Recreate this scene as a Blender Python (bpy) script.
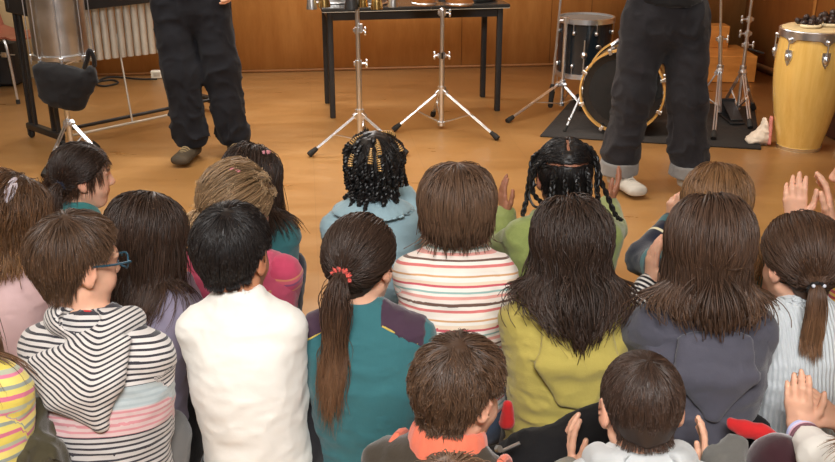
import bpy, math, random
import numpy as np

# ------------------------------------------------------------------ camera, light, exposure
for o in list(bpy.data.objects):
    bpy.data.objects.remove(o)
scene = bpy.context.scene
COL = scene.collection
H_CAM, FPX, PITCH = 1.55, 950.0, math.radians(21.07)
CP, SP = math.cos(PITCH), math.sin(PITCH)

cam_data = bpy.data.cameras.new('camera')
cam = bpy.data.objects.new('camera', cam_data)
COL.objects.link(cam)
cam_data.sensor_width = 36.0
cam_data.lens = FPX / 835.0 * 36.0
cam.location = (0, 0, H_CAM)
cam.rotation_euler = (math.pi / 2 - PITCH, 0, 0)
scene.camera = cam

vs = scene.view_settings
scene.display_settings.display_device = 'sRGB'
vs.view_transform = 'Standard'
vs.look = 'None'
vs.gamma = 1.0
vs.use_curve_mapping = False
vs.exposure = 0.36

world = bpy.data.worlds.new('world')
scene.world = world
world.use_nodes = True
world.node_tree.nodes['Background'].inputs[0].default_value = (1.0, 0.92, 0.82, 1)
world.node_tree.nodes['Background'].inputs[1].default_value = 0.28


def area_light(name, loc, target, sx, sy, watts, color):
    d = bpy.data.lights.new(name, 'AREA')
    d.shape = 'RECTANGLE'
    d.size, d.size_y = sx, sy
    d.energy = watts
    d.color = color
    o = bpy.data.objects.new(name, d)
    COL.objects.link(o)
    o.location = loc
    v = np.array(target, float) - np.array(loc, float)
    import mathutils
    o.rotation_euler = mathutils.Vector(v).to_track_quat('-Z', 'Y').to_euler()
    return o


# unseen area lights below the ceiling, over the children and the stage side
area_light('unseen_overhead_light', (0.1, -0.4, 3.1), (0.1, 2.3, 0.2), 1.5, 1.1, 200, (1.0, 0.985, 0.965))  # stands for camera flash bounced off the ceiling, not a lamp
area_light('unseen_overhead_light', (-0.2, 4.7, 3.15), (0.2, 7.6, 0.6), 4.6, 1.2, 200, (1.0, 0.92, 0.80))  # added fill, aimed to brighten the back wall and stage
area_light('unseen_overhead_light', (-3.4, 3.4, 3.0), (-0.5, 3.4, 0.2), 1.2, 2.4, 60, (1.0, 0.95, 0.88))

# added unseen light high at the back wall, for the pale floor glare
area_light('floor_glare_light', (-1.0, 7.2, 2.45), (-0.6, 3.0, 0.0), 1.3, 0.8, 45, (1.0, 0.98, 0.95))

scene.cycles.max_bounces = 6
scene.cycles.diffuse_bounces = 3
scene.cycles.glossy_bounces = 3
scene.cycles.use_denoising = True
scene.cycles.sample_clamp_indirect = 4.0


# ------------------------------------------------------------------ small maths
def V(*a):
    return np.array(a, float)


def nrm(v):
    v = np.asarray(v, float)
    return v / max(1e-9, np.linalg.norm(v))


def ray(px, py):
    xc, yc = (px - 417.5) / FPX, (py - 231.0) / FPX
    return V(xc, CP - yc * SP, -(SP + yc * CP))


def at(px, py, h=0.0):
    """point of the place seen at a pixel, at height h"""
    d = ray(px, py)
    return V(0, 0, H_CAM) + d * ((h - H_CAM) / d[2])


def aty(px, py, Y):
    d = ray(px, py)
    return V(0, 0, H_CAM) + d * (Y / d[1])


def rotz(a):
    c, s = math.cos(a), math.sin(a)
    return np.array([[c, -s, 0], [s, c, 0], [0, 0, 1.0]])


def rotx(a):
    c, s = math.cos(a), math.sin(a)
    return np.array([[1.0, 0, 0], [0, c, -s], [0, s, c]])


def roty(a):
    c, s = math.cos(a), math.sin(a)
    return np.array([[c, 0, s], [0, 1.0, 0], [-s, 0, c]])


def srgb(r, g, b):
    def f(c):
        c /= 255.0
        return c / 12.92 if c <= 0.04045 else ((c + 0.055) / 1.055) ** 2.4
    return (f(r), f(g), f(b), 1.0)


# ------------------------------------------------------------------ materials
class NT:
    def __init__(self, name):
        self.m = bpy.data.materials.new(name)
        self.m.use_nodes = True
        self.t = self.m.node_tree
        self.b = self.t.nodes['Principled BSDF']

    def n(self, typ, **kw):
        nd = self.t.nodes.new(typ)
        for k, v in kw.items():
            if k.startswith('i_'):
                key = k[2:]
                nd.inputs[int(key) if key.isdigit() else key.replace('_', ' ')].default_value = v
            else:
                setattr(nd, k, v)
        return nd

    def l(self, a, b):
        self.t.links.new(a, b)

    def math(self, op, a, b=None):
        nd = self.n('ShaderNodeMath', operation=op)
        for i, x in enumerate((a, b)):
            if x is None:
                continue
            if isinstance(x, (int, float)):
                nd.inputs[i].default_value = x
            else:
                self.l(x, nd.inputs[i])
        return nd.outputs[0]

    def ramp(self, fac, stops, const=False):
        nd = self.n('ShaderNodeValToRGB')
        cr = nd.color_ramp
        cr.interpolation = 'CONSTANT' if const else 'LINEAR'
        while len(cr.elements) > 1:
            cr.elements.remove(cr.elements[-1])
        cr.elements[0].position = stops[0][0]
        cr.elements[0].color = stops[0][1]
        for p, c in stops[1:]:
            e = cr.elements.new(p)
            e.color = c
        self.l(fac, nd.inputs[0])
        return nd.outputs[0]

    def mix(self, fac, a, b, blend='MIX'):
        nd = self.n('ShaderNodeMix', data_type='RGBA', blend_type=blend)
        for x, k in ((fac, 0), (a, 6), (b, 7)):
            if isinstance(x, (int, float, tuple)):
                nd.inputs[k].default_value = x
            else:
                self.l(x, nd.inputs[k])
        return nd.outputs[2]

    def coord(self, scale=(1, 1, 1), rot=(0, 0, 0), out='Object'):
        tc = self.n('ShaderNodeTexCoord')
        mp = self.n('ShaderNodeMapping')
        mp.inputs['Scale'].default_value = scale
        mp.inputs['Rotation'].default_value = rot
        self.l(tc.outputs[out], mp.inputs[0])
        return mp.outputs[0]

    def noise(self, vec, scale, detail=3.0, rough=0.55):
        nd = self.n('ShaderNodeTexNoise')
        nd.inputs['Scale'].default_value = scale
        nd.inputs['Detail'].default_value = detail
        nd.inputs['Roughness'].default_value = rough
        self.l(vec, nd.inputs['Vector'])
        return nd.outputs[0]

    def bump(self, height, strength=0.3, dist=0.01):
        nd = self.n('ShaderNodeBump')
        nd.inputs['Strength'].default_value = strength
        nd.inputs['Distance'].default_value = dist
        self.l(height, nd.inputs['Height'])
        self.l(nd.outputs[0], self.b.inputs['Normal'])


def dark(c, f):
    return (c[0] * f, c[1] * f, c[2] * f, 1.0)


def m_plain(name, col, rough=0.5, metal=0.0, var=0.12, vscale=14.0, coat=0.0, bump=0.0, bscale=60.0):
    q = NT(name)
    vec = q.coord()
    nz = q.noise(vec, vscale)
    q.l(q.ramp(nz, [(0.3, dark(col, 1 - var)), (0.7, dark(col, 1 + var))]), q.b.inputs['Base Color'])
    q.l(q.ramp(nz, [(0.3, (rough * (1 - var),) * 3 + (1,)), (0.7, (min(1, rough * (1 + var)),) * 3 + (1,))]), q.b.inputs['Roughness'])
    q.b.inputs['Metallic'].default_value = metal
    q.b.inputs['Coat Weight'].default_value = coat
    if bump:
        q.bump(q.noise(vec, bscale, 4), bump, 0.003)
    return q.m


def m_wood(name, c1, c2, rough=0.4, scale=(1, 1, 1), coat=0.0, grain=9.0):
    q = NT(name)
    vec = q.coord(scale)
    a = q.noise(vec, grain, 5, 0.6)
    b = q.noise(vec, grain * 4.3, 4, 0.7)
    f = q.math('ADD', q.math('MULTIPLY', a, 0.7), q.math('MULTIPLY', b, 0.3))
    q.l(q.ramp(f, [(0.36, c1), (0.62, c2)]), q.b.inputs['Base Color'])
    q.b.inputs['Roughness'].default_value = rough
    q.b.inputs['Coat Weight'].default_value = coat
    q.bump(b, 0.05, 0.002)
    return q.m


def m_fabric(name, base, stripes=None, period=0.016, duty=0.5, rough=0.92, weave=0.25, sheen=0.25, span=None, var=0.07,
             ribs=None, fuzz=700.0):
    """cloth; base / stripes are colours or lists of (height in metres, colour) bands along the garment"""
    q = NT(name)
    vec = q.coord()
    at_ = q.n('ShaderNodeAttribute', attribute_name='along').outputs['Fac']

    def bands(x):
        if isinstance(x, tuple):
            return x
        hi = max(p for p, _ in x) * 1.02 + 1e-3
        if span:
            fr = q.math('FRACT', q.math('DIVIDE', at_, span))
            return q.ramp(fr, [(p / span, c) for p, c in x], True)
        return q.ramp(q.math('DIVIDE', at_, hi), [(p / hi, c) for p, c in x], True)
    col = bands(base)
    if stripes is not None:
        s = q.math('LESS_THAN', q.math('FRACT', q.math('DIVIDE', at_, period)), duty)
        col = q.mix(s, col, bands(stripes))
    nz = q.noise(vec, 9.0, 4)
    fine = q.noise(vec, fuzz, 2)
    k = q.ramp(nz, [(0.3, (1 - var,) * 3 + (1,)), (0.7, (1 + var * .3,) * 3 + (1,))])
    col = q.mix(1.0, col, k, 'MULTIPLY')
    q.l(col, q.b.inputs['Base Color'])
    q.b.inputs['Roughness'].default_value = rough
    q.b.inputs['Sheen Weight'].default_value = sheen
    q.b.inputs['Specular IOR Level'].default_value = 0.25
    h = q.math('ADD', q.math('MULTIPLY', fine, 0.35), q.math('MULTIPLY', q.noise(vec, 70.0, 3), 0.65))
    if ribs:
        ac = q.n('ShaderNodeAttribute', attribute_name='across').outputs['Fac']
        rb = q.math('SINE', q.math('MULTIPLY', ac, 2 * math.pi / ribs))
        h = q.math('ADD', h, q.math('MULTIPLY', rb, 0.45))
    q.bump(h, weave, 0.004)
    return q.m


def m_hair(name, root, mid, tip, rough=0.46):
    q = NT(name)
    ti = q.n('ShaderNodeAttribute', attribute_name='tint').outputs['Fac']
    tp = q.n('ShaderNodeAttribute', attribute_name='tip').outputs['Fac']
    c = q.ramp(tp, [(0.0, root), (0.55, mid), (1.0, tip)])
    k = q.ramp(ti, [(0.0, (0.6, 0.6, 0.6, 1)), (0.5, (1.0, 1.0, 1.0, 1)), (1.0, (1.5, 1.45, 1.4, 1))])
    q.l(q.mix(1.0, c, k, 'MULTIPLY'), q.b.inputs['Base Color'])
    q.b.inputs['Roughness'].default_value = rough
    q.b.inputs['Specular IOR Level'].default_value = 0.42
    return q.m


def m_skin(name, col):
    q = NT(name)
    vec = q.coord()
    red = q.n('ShaderNodeAttribute', attribute_name='blush').outputs['Fac']
    nz = q.noise(vec, 30, 3)
    c = q.ramp(nz, [(0.3, dark(col, 0.93)), (0.7, dark(col, 1.05))])
    q.l(q.mix(red, c, (col[0] * 0.85, col[1] * 0.45, col[2] * 0.42, 1)), q.b.inputs['Base Color'])
    q.b.inputs['Roughness'].default_value = 0.48
    q.b.inputs['Subsurface Weight'].default_value = 0.12
    q.b.inputs['Subsurface Radius'].default_value = (1.0, 0.35, 0.2)
    q.b.inputs['Subsurface Scale'].default_value = 0.006
    q.b.inputs['Specular IOR Level'].default_value = 0.35
    return q.m


# ------------------------------------------------------------------ mesh building
def mesh_np(name, v, loops, starts, mat, smooth=True, attrs=None, sharp=None):
    me = bpy.data.meshes.new(name)
    v = np.ascontiguousarray(v, np.float32)
    me.vertices.add(len(v))
    me.vertices.foreach_set('co', v.ravel())
    me.loops.add(len(loops))
    me.loops.foreach_set('vertex_index', np.ascontiguousarray(loops, np.int32))
    me.polygons.add(len(starts))
    me.polygons.foreach_set('loop_start', np.ascontiguousarray(starts, np.int32))
    if smooth:
        me.polygons.foreach_set('use_smooth', np.ones(len(starts), bool))
    me.update(calc_edges=True)
    if attrs:
        for k, a in attrs.items():
            at_ = me.attributes.new(k, 'FLOAT', 'POINT')
            at_.data.foreach_set('value', np.ascontiguousarray(a, np.float32))
    if sharp is not None:
        me.set_sharp_from_angle(angle=math.radians(sharp))
    me.materials.append(mat)
    return me


def link(name, me, parent=None, origin=None):
    o = bpy.data.objects.new(name, me)
    COL.objects.link(o)
    if origin is not None:
        o.location = tuple(origin)
    if parent is not None:
        o.parent = parent
    return o


def thing(name, label, cat, loc=(0, 0, 0), group=None, rz=0.0):
    o = bpy.data.objects.new(name, None)
    COL.objects.link(o)
    o.empty_display_size = 0.1
    o.location = tuple(float(x) for x in loc)
    o.rotation_euler = (0, 0, rz)
    return tag(o, label, cat, group)


def tag(o, label, cat, group=None):
    o['label'] = label
    o['category'] = cat
    if group:
        o['group'] = group
    return o


def structure(o):
    o['kind'] = 'structure'
    return o


def basis(d):
    d = nrm(d)
    r = V(0, 0, 1) if abs(d[2]) < 0.9 else V(0, 1, 0)
    x = nrm(np.cross(r, d))
    return x, np.cross(d, x), d


class MB:
    """collects shapes that become ONE mesh object"""

    def __init__(self):
        self.v, self.f, self.n = [], [], 0

    def add(self, v, f):
        v = np.asarray(v, float)
        self.v.append(v)
        for q in f:
            self.f.append([i + self.n for i in q])
        self.n += len(v)
        return self

    def box(self, c, s, R=None, bev=0.0):
        c, s = np.asarray(c, float), np.asarray(s, float) / 2
        R = np.eye(3) if R is None else R
        if bev <= 0:
            p = np.array([[x, y, z] for x in (-1, 1) for y in (-1, 1) for z in (-1, 1)]) * s
            f = [(0, 1, 3, 2), (4, 6, 7, 5), (0, 4, 5, 1), (2, 3, 7, 6), (0, 2, 6, 4), (1, 5, 7, 3)]
            return self.add(p @ R.T + c, f)
        b = min(bev, min(s) * 0.9)
        prof = []
        for sx, sy, a0 in ((1, 1, 0), (-1, 1, 90), (-1, -1, 180), (1, -1, 270)):
            for k in range(4):
                a = math.radians(a0 + k * 30)
                prof.append((sx * (s[0] - b) + b * math.cos(a), sy * (s[1] - b) + b * math.sin(a)))
        n = len(prof)
        rings = []
        for z, ins in ((-s[2], b * .7), (-s[2] + b * .7, 0), (s[2] - b * .7, 0), (s[2], b * .7)):
            fx = 1 - ins / s[0]
            fy = 1 - ins / s[1]
            rings.append([(x * fx, y * fy, z) for x, y in prof])
        v = np.array([p for r in rings for p in r])
        f = []
        for k in range(3):
            for i in range(n):
                j = (i + 1) % n
                f.append((k * n + i, k * n + j, (k + 1) * n + j, (k + 1) * n + i))
        f.append(tuple(range(n))[::-1])
        f.append(tuple(3 * n + i for i in range(n)))
        return self.add(v @ R.T + c, f)

    def tube(self, pts, r, seg=10, cap=True):
        pts = [np.asarray(p, float) for p in pts]
        n = len(pts)
        r = [r] * n if isinstance(r, (int, float)) else list(r)
        v, f = [], []
        x = None
        for i, p in enumerate(pts):
            a = pts[max(0, i - 1)]
            b = pts[min(n - 1, i + 1)]
            d = nrm(b - a)
            if x is None:
                x, y, _ = basis(d)
            else:
                x = nrm(x - d * np.dot(x, d))
                y = np.cross(d, x)
            for k in range(seg):
                t = 2 * math.pi * k / seg
                v.append(p + (x * math.cos(t) + y * math.sin(t)) * r[i])
        for i in range(n - 1):
            for k in range(seg):
                j = (k + 1) % seg
                f.append((i * seg + k, i * seg + j, (i + 1) * seg + j, (i + 1) * seg + k))
        if cap:
            f.append(tuple(range(seg))[::-1])
            f.append(tuple((n - 1) * seg + k for k in range(seg)))
        return self.add(v, f)

    def cyl(self, a, b, r, seg=16, r2=None):
        return self.tube([a, b], [r, r if r2 is None else r2], seg)

    def lathe(self, prof, c=(0, 0, 0), seg=40, axis=(0, 0, 1), close=False):
        x, y, d = basis(axis)
        if abs(d[2]) > 0.999:
            x, y = V(1, 0, 0), V(0, 1, 0) * (1 if d[2] > 0 else -1)
        c = np.asarray(c, float)
        v, f = [], []
        n = len(prof)
        for r, z in prof:
            for k in range(seg):
                t = 2 * math.pi * k / seg
                v.append(c + d * z + (x * math.cos(t) + y * math.sin(t)) * r)
        for i in range(n if close else n - 1):
            i2 = (i + 1) % n
            for k in range(seg):
                j = (k + 1) % seg
                f.append((i * seg + k, i * seg + j, i2 * seg + j, i2 * seg + k))
        if not close:
            if prof[0][0] > 1e-6:
                f.append(tuple(range(seg))[::-1])
            if prof[-1][0] > 1e-6:
                f.append(tuple((n - 1) * seg + k for k in range(seg)))
        return self.add(v, f)

    def torus(self, c, R, r, axis=(0, 0, 1), seg=40, rs=10):
        prof = [(R + r * math.cos(2 * math.pi * k / rs), r * math.sin(2 * math.pi * k / rs)) for k in range(rs)]
        return self.lathe(prof, c, seg, axis, close=True)

    def ball(self, c, r, seg=14, rings=8, R=None):
        r = V(r, r, r) if isinstance(r, (int, float)) else np.asarray(r, float)
        v, f = [], []
        for i in range(rings + 1):
            a = math.pi * i / rings
            for k in range(seg):
                t = 2 * math.pi * k / seg
                v.append((math.sin(a) * math.cos(t) * r[0], math.sin(a) * math.sin(t) * r[1], -math.cos(a) * r[2]))
        for i in range(rings):
            for k in range(seg):
                j = (k + 1) % seg
                f.append((i * seg + k, i * seg + j, (i + 1) * seg + j, (i + 1) * seg + k))
        v = np.array(v)
        if R is not None:
            v = v @ R.T
        return self.add(v + np.asarray(c, float), f)

    def prism(self, outline, a, b):
        """outline: list of 3-D points; extruded by the vector b-a"""
        o = [np.asarray(p, float) for p in outline]
        n = len(o)
        d = np.asarray(b, float) - np.asarray(a, float)
        v = o + [p + d for p in o]
        f = [tuple(range(n))[::-1], tuple(range(n, 2 * n))]
        for i in range(n):
            j = (i + 1) % n
            f.append((i, j, n + j, n + i))
        return self.add(v, f)

    def build(self, name, mat, parent=None, smooth=True, sharp=35, origin=None):
        v = np.concatenate(self.v)
        if origin is not None:
            v = v - np.asarray(origin, float)
        loops = np.array([i for q in self.f for i in q], np.int32)
        ln = np.array([len(q) for q in self.f])
        starts = np.concatenate([[0], np.cumsum(ln)[:-1]])
        me = mesh_np(name, v, loops, starts, mat, smooth, None, sharp if smooth else None)
        import bmesh
        bm = bmesh.new()
        bm.from_mesh(me)
        bmesh.ops.recalc_face_normals(bm, faces=bm.faces)
        bm.to_mesh(me)
        bm.free()
        return link(name, me, parent, origin if parent is None else None)


def arc(p0, p1, p2, n=10):
    p0, p1, p2 = (np.asarray(p, float) for p in (p0, p1, p2))
    return [p0 * (1 - t) ** 2 + p1 * 2 * t * (1 - t) + p2 * t * t for t in np.linspace(0, 1, n)]


def smoothpath(pts, n=6):
    """Catmull-Rom through the points"""
    P = [np.asarray(p, float) for p in pts]
    P = [2 * P[0] - P[1]] + P + [2 * P[-1] - P[-2]]
    out = []
    for i in range(1, len(P) - 2):
        for t in np.linspace(0, 1, n, endpoint=False):
            a, b, c, d = P[i - 1], P[i], P[i + 1], P[i + 2]
            out.append(0.5 * (2 * b + (c - a) * t + (2 * a - 5 * b + 4 * c - d) * t * t + (3 * b - a - 3 * c + d) * t ** 3))
    out.append(P[-2])
    return out

# ------------------------------------------------------------------ materials of the hall
M = {}
M['wallwood'] = m_wood('panel wood', srgb(190, 130, 68), srgb(206, 148, 84), 0.42, (2.6, 2.6, 0.5), 0.1, 5.0)
M['wallwood2'] = m_wood('panel wood darker', srgb(180, 118, 58), srgb(196, 134, 70), 0.45, (2.6, 2.6, 0.5), 0.1, 5.0)
M['stepwood'] = m_wood('step wood', srgb(168, 104, 44), srgb(196, 132, 66), 0.4, (0.6, 2, 2), 0.1, 6.0)
M['seam'] = m_plain('seam', srgb(122, 76, 34), 0.7)
M['plaster'] = m_plain('cream plaster', srgb(196, 172, 132), 0.9, 0, 0.03, 3.0)
M['white'] = m_plain('white plastic', srgb(214, 208, 196), 0.5)
M['black'] = m_plain('black paint', (0.012, 0.012, 0.013, 1), 0.45)
M['blackm'] = m_plain('black rubber', (0.012, 0.011, 0.010, 1), 0.8, bump=0.2, bscale=120)
M['blackcloth'] = m_fabric('black cloth', (0.012, 0.012, 0.014, 1), weave=0.4, sheen=0.1)
M['mat'] = m_plain('drum mat', srgb(44, 40, 38), 0.9, 0, 0.2, 40, bump=0.5, bscale=260)
M['chrome'] = m_plain('chrome', (0.80, 0.84, 0.90, 1), 0.30, 1.0, 0.01, 6)
M['steel'] = m_plain('brushed steel', (0.60, 0.60, 0.60, 1), 0.34, 1.0, 0.1, 9)
M['alu'] = m_plain('grey aluminium', (0.58, 0.55, 0.48, 1), 0.45, 0.45, 0.08, 6)
M['brass'] = m_plain('brass', (0.62, 0.42, 0.16, 1), 0.25, 1.0, 0.1, 20)
M['congawood'] = m_wood('conga wood', srgb(212, 168, 86), srgb(226, 186, 106), 0.22, (7, 7, 0.5), 0.6, 4.0)
M['congahead'] = m_plain('conga skin', srgb(206, 184, 140), 0.55, 0, 0.08, 20)
M['maple'] = m_wood('maple hoop', srgb(196, 146, 76), srgb(214, 168, 98), 0.3, (2, 2, 2), 0.4, 6.0)
M['bluelacquer'] = m_plain('black lacquer', (0.008, 0.013, 0.018, 1), 0.22, 0, 0.1, 6, coat=0.25)
M['drumhead'] = m_plain('black drum head', (0.008, 0.0075, 0.0075, 1), 0.8, 0, 0.25, 8)
M['skinhead'] = m_plain('drum skin', srgb(214, 206, 190), 0.5)
M['redseat'] = m_plain('red brown seat', srgb(122, 70, 54), 0.4, 0, 0.1, 10)
M['pods'] = m_plain('dark seed pods', srgb(50, 36, 32), 0.4, 0, 0.35, 60)
M['cream'] = m_plain('cream cloth', srgb(220, 205, 170), 0.8)
M['bongo'] = m_wood('bongo wood', srgb(120, 74, 38), srgb(150, 98, 54), 0.3, (4, 4, 1), 0.4, 6)
M['darkwood'] = m_wood('dark brown wood', srgb(58, 30, 18), srgb(82, 44, 26), 0.45, (1, 1, 3), 0.1, 6)
M['bagwhite'] = m_plain('white bag', srgb(206, 190, 172), 0.6)
M['pink'] = m_plain('pink band', srgb(196, 120, 110), 0.7)


def floor_material():
    q = NT('honey coloured floor')
    vec = q.coord((1, 1, 1), (0, 0, math.radians(-6.5)))
    wv = q.coord((1.1, 3.2, 1), (0, 0, math.radians(20)))
    a = q.noise(wv, 2.2, 5, 0.62)
    b = q.noise(vec, 26.0, 4, 0.7)
    c = q.noise(vec, 0.9, 3)
    f = q.math('ADD', q.math('MULTIPLY', a, 0.55), q.math('ADD', q.math('MULTIPLY', b, 0.2), q.math('MULTIPLY', c, 0.25)))
    col = q.ramp(f, [(0.34, srgb(176, 128, 74)), (0.5, srgb(188, 141, 86)), (0.68, srgb(198, 154, 100))])
    br = q.n('ShaderNodeTexBrick')
    br.offset = 0.0
    for k, v in (('Scale', 1.0), ('Mortar Size', 0.0022), ('Brick Width', 0.6), ('Row Height', 0.6), ('Bias', 0.0)):
        br.inputs[k].default_value = v
    br.inputs['Color1'].default_value = (1, 1, 1, 1)
    br.inputs['Color2'].default_value = (0.955, 0.955, 0.955, 1)
    br.inputs['Mortar'].default_value = (0.88, 0.86, 0.84, 1)
    q.l(vec, br.inputs['Vector'])
    q.l(q.mix(1.0, col, br.outputs[0], 'MULTIPLY'), q.b.inputs['Base Color'])
    q.l(q.ramp(a, [(0.3, (0.27,) * 3 + (1,)), (0.7, (0.36,) * 3 + (1,))]), q.b.inputs['Roughness'])
    q.b.inputs['Specular IOR Level'].default_value = 0.5
    q.bump(q.noise(vec, 5.0, 3), 0.04, 0.01)
    return q.m


M['floor'] = floor_material()

# ------------------------------------------------------------------ the room
structure(MB().box((0, 2.4, -0.05), (12.0, 13.6, 0.1)).build('floor', M['floor'], smooth=False))
WA, WB = at(240, 73), at(540, 66)
wd = nrm((WB - WA) * V(1, 1, 0))
wn = V(wd[1], -wd[0], 0)                    # towards the room
RW = np.array([wd, -wn, [0, 0, 1]]).T
WL = WA + wd * (at(92, 76)[0] - WA[0]) / wd[0]
WR = WA + wd * 4.75


def wallbox(name, a, b, mat, h=3.2, th=0.15, z0=0.0):
    d = nrm((b - a) * V(1, 1, 0))
    n = V(d[1], -d[0], 0)
    R = np.array([d, -n, [0, 0, 1]]).T
    c = (a + b) / 2 - n * th / 2
    return MB().box((c[0], c[1], z0 + h / 2), (np.linalg.norm((b - a)[:2]), th, h), R)


structure(wallbox('wall_back', WL, WR, None).build('wall_back', M['wallwood'], smooth=False))
WLL = WL - wd * 3.6
structure(wallbox('wall_back_left', WLL, WL, None).build('wall_back_left', M['plaster'], smooth=False))
RC, RD = V(2.70, 7.95, 0), V(2.96, 6.58, 0)
rdir = nrm(RD - RC)
RE = RC + rdir * 3.0
b = wallbox('wall_right', RC, RE, None)
structure(b.build('wall_right', M['wallwood2'], smooth=False))
structure(MB().box((0, 2.4, 3.25), (12.0, 13.6, 0.1)).build('ceiling', m_plain('ceiling paint', srgb(226, 218, 204), 0.9), smooth=False))
structure(MB().box((-5.6, 1.6, 1.6), (0.15, 11.6, 3.2)).build('wall_left', M['plaster'], smooth=False))
structure(MB().box((0, -4.2, 1.6), (11.2, 0.15, 3.2)).build('wall_front', M['plaster'], smooth=False))
structure(MB().box((5.6, 1.0, 1.6), (0.15, 10.4, 3.2)).build('wall_side_right', M['plaster'], smooth=False))
# baseboards and panel joints
bb = wallbox('b', WL + wn * 0.010, WR + wn * 0.010, None, 0.022, 0.010)
structure(bb.build('baseboard_back', M['seam'], smooth=False))
rn = V(rdir[1], -rdir[0], 0)
bb = wallbox('b', RC + rn * 0.014, RE + rn * 0.014, None, 0.06, 0.014)
structure(bb.build('baseboard_right', M['seam'], smooth=False))
for i, px in enumerate((96, 232, 463, 556, 598)):
    p = aty(px, 40, 7.5)
    k = (p[0] - WA[0]) / wd[0]
    c = WA + wd * k + wn * 0.001
    structure(MB().box((c[0], c[1], 1.6), (0.004, 0.004, 3.18), RW).build('trim_%d' % (i + 1), M['seam'], smooth=False))
RR = np.array([rdir, -rn, [0, 0, 1]]).T
c = RC + rdir * 0.96 + rn * 0.006
structure(MB().box((c[0], c[1], 1.6), (0.05, 0.014, 3.18), RR).build('trim_6', M['wallwood2'], smooth=False))

# wooden steps in the back corner
t = thing('wooden_steps', 'low two-level wooden step block against the back wall behind the drum kit', 'steps', (2.1, 7.4, 0))
s = MB()
s.box((0.0, 0.03, 0.10), (0.95, 0.5, 0.2), None, 0.006)
s.build('lower_step', M['stepwood'], t)
s = MB()
s.box((-0.06, 0.21, 0.285), (0.83, 0.16, 0.17), None, 0.006)
s.build('upper_step', M['stepwood'], t)

c = at(158, 78)
t = thing('junction_box', 'small white box on the floor at the foot of the wood panelled wall', 'box', (c[0], c[1], 0))
MB().box((0, 0, 0.03), (0.10, 0.05, 0.06), RW, 0.008).build('case', M['white'], t)
MB().box((0, -0.027, 0.035), (0.05, 0.006, 0.03), RW, 0.002).build('socket', M['alu'], t)

p = [at(88, 88, 0.008), at(98, 82, 0.008), at(112, 80, 0.008), at(118, 83, 0.008), at(104, 86, 0.008), at(96, 83, 0.008), at(110, 77, 0.008), at(140, 79, 0.008), at(157, 79, 0.008)]
m = MB()
m.tube(smoothpath(p, 6), 0.007, 6)
tag(m.build('cable', M['blackm'], None, origin=p[0]), 'black cable lying in a loop on the floor under the metal tubes', 'cable')

c = at(833, 140)
t = thing('low_box', 'low dark brown wooden box on the floor behind the conga', 'box', (c[0] + 0.20, c[1] + 0.16, 0), rz=0.15)
MB().box((0, 0, 0.07), (0.44, 0.5, 0.14), None, 0.01).build('body', M['darkwood'], t)
MB().box((0, 0, 0.15), (0.46, 0.52, 0.02), None, 0.006).build('lid', M['darkwood'], t)

# black rubber mat
cs = [at(540, 137), at(761, 150), at(754, 108), at(577, 95)]
cc = sum(cs) / 4
m = MB()
m.prism([q - cc * V(1, 1, 0) + V(0, 0, 0.001) for q in cs], (0, 0, 0), (0, 0, 0.009))
o = m.build('floor_mat', M['mat'], None, smooth=False)
o.location = (cc[0], cc[1], 0)
tag(o, 'dark rubber mat lying on the floor under the drum kit', 'mat')
MZ = 0.010


# ------------------------------------------------------------------ hardware
def tripod(root, feet, hub, low, rr=0.009, foot_len=0.06, mat='chrome'):
    """legs, braces and rubber feet; all local to root"""
    for f in feet:
        f = np.asarray(f, float)
        d = nrm(f - hub)
        m = MB()
        side = nrm(np.cross(d, V(0, 0, 1))) * 0.007
        for sg in (-1, 1):
            m.tube([hub + side * sg, f - d * 0.03 + side * sg], rr * 0.55, 6)
        m.box((hub + d * 0.03), (0.03, 0.03, 0.03), np.array(basis(d)).T, 0.004)
        midp = hub + (f - hub) * 0.52
        m.tube([midp, low], 0.005, 6)
        m.box(midp, (0.022, 0.012, 0.022), np.array(basis(d)).T, 0.003)
        lg = m.build('leg', M[mat], root)
        k = MB()
        k.tube([f - d * foot_len, f - d * 0.02, f], [0.013, 0.018, 0.017], 10)
        k.build('rubber_foot', M['blackm'], lg)


def wing_clamp(m, c, r=0.018, side=1, ax=(1, 0, 0)):
    c = np.asarray(c, float)
    a = nrm(ax) * side
    m.cyl(c - V(0, 0, 0.018), c + V(0, 0, 0.018), r, 14)
    m.cyl(c, c + a * 0.042, 0.006, 8)
    u = V(0, 0, 1)
    m.ball(c + a * 0.046 + u * 0.012, (0.008, 0.005, 0.014), 8, 5)
    m.ball(c + a * 0.046 - u * 0.012, (0.008, 0.005, 0.014), 8, 5)
    m.box(c - a * 0.02, (0.016, 0.018, 0.022), None, 0.003)


def lug(m, c, n, h=0.05):
    """tension lug on a shell, n outward"""
    x, y, d = basis(n)
    R = np.array([x, y, d]).T
    m.ball(c, (0.012, 0.016, 0.012), 10, 6, R)
    up = V(0, 0, 1)
    m.cyl(c + d * 0.008, c + d * 0.008 + up * h, 0.003, 6)


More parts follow.
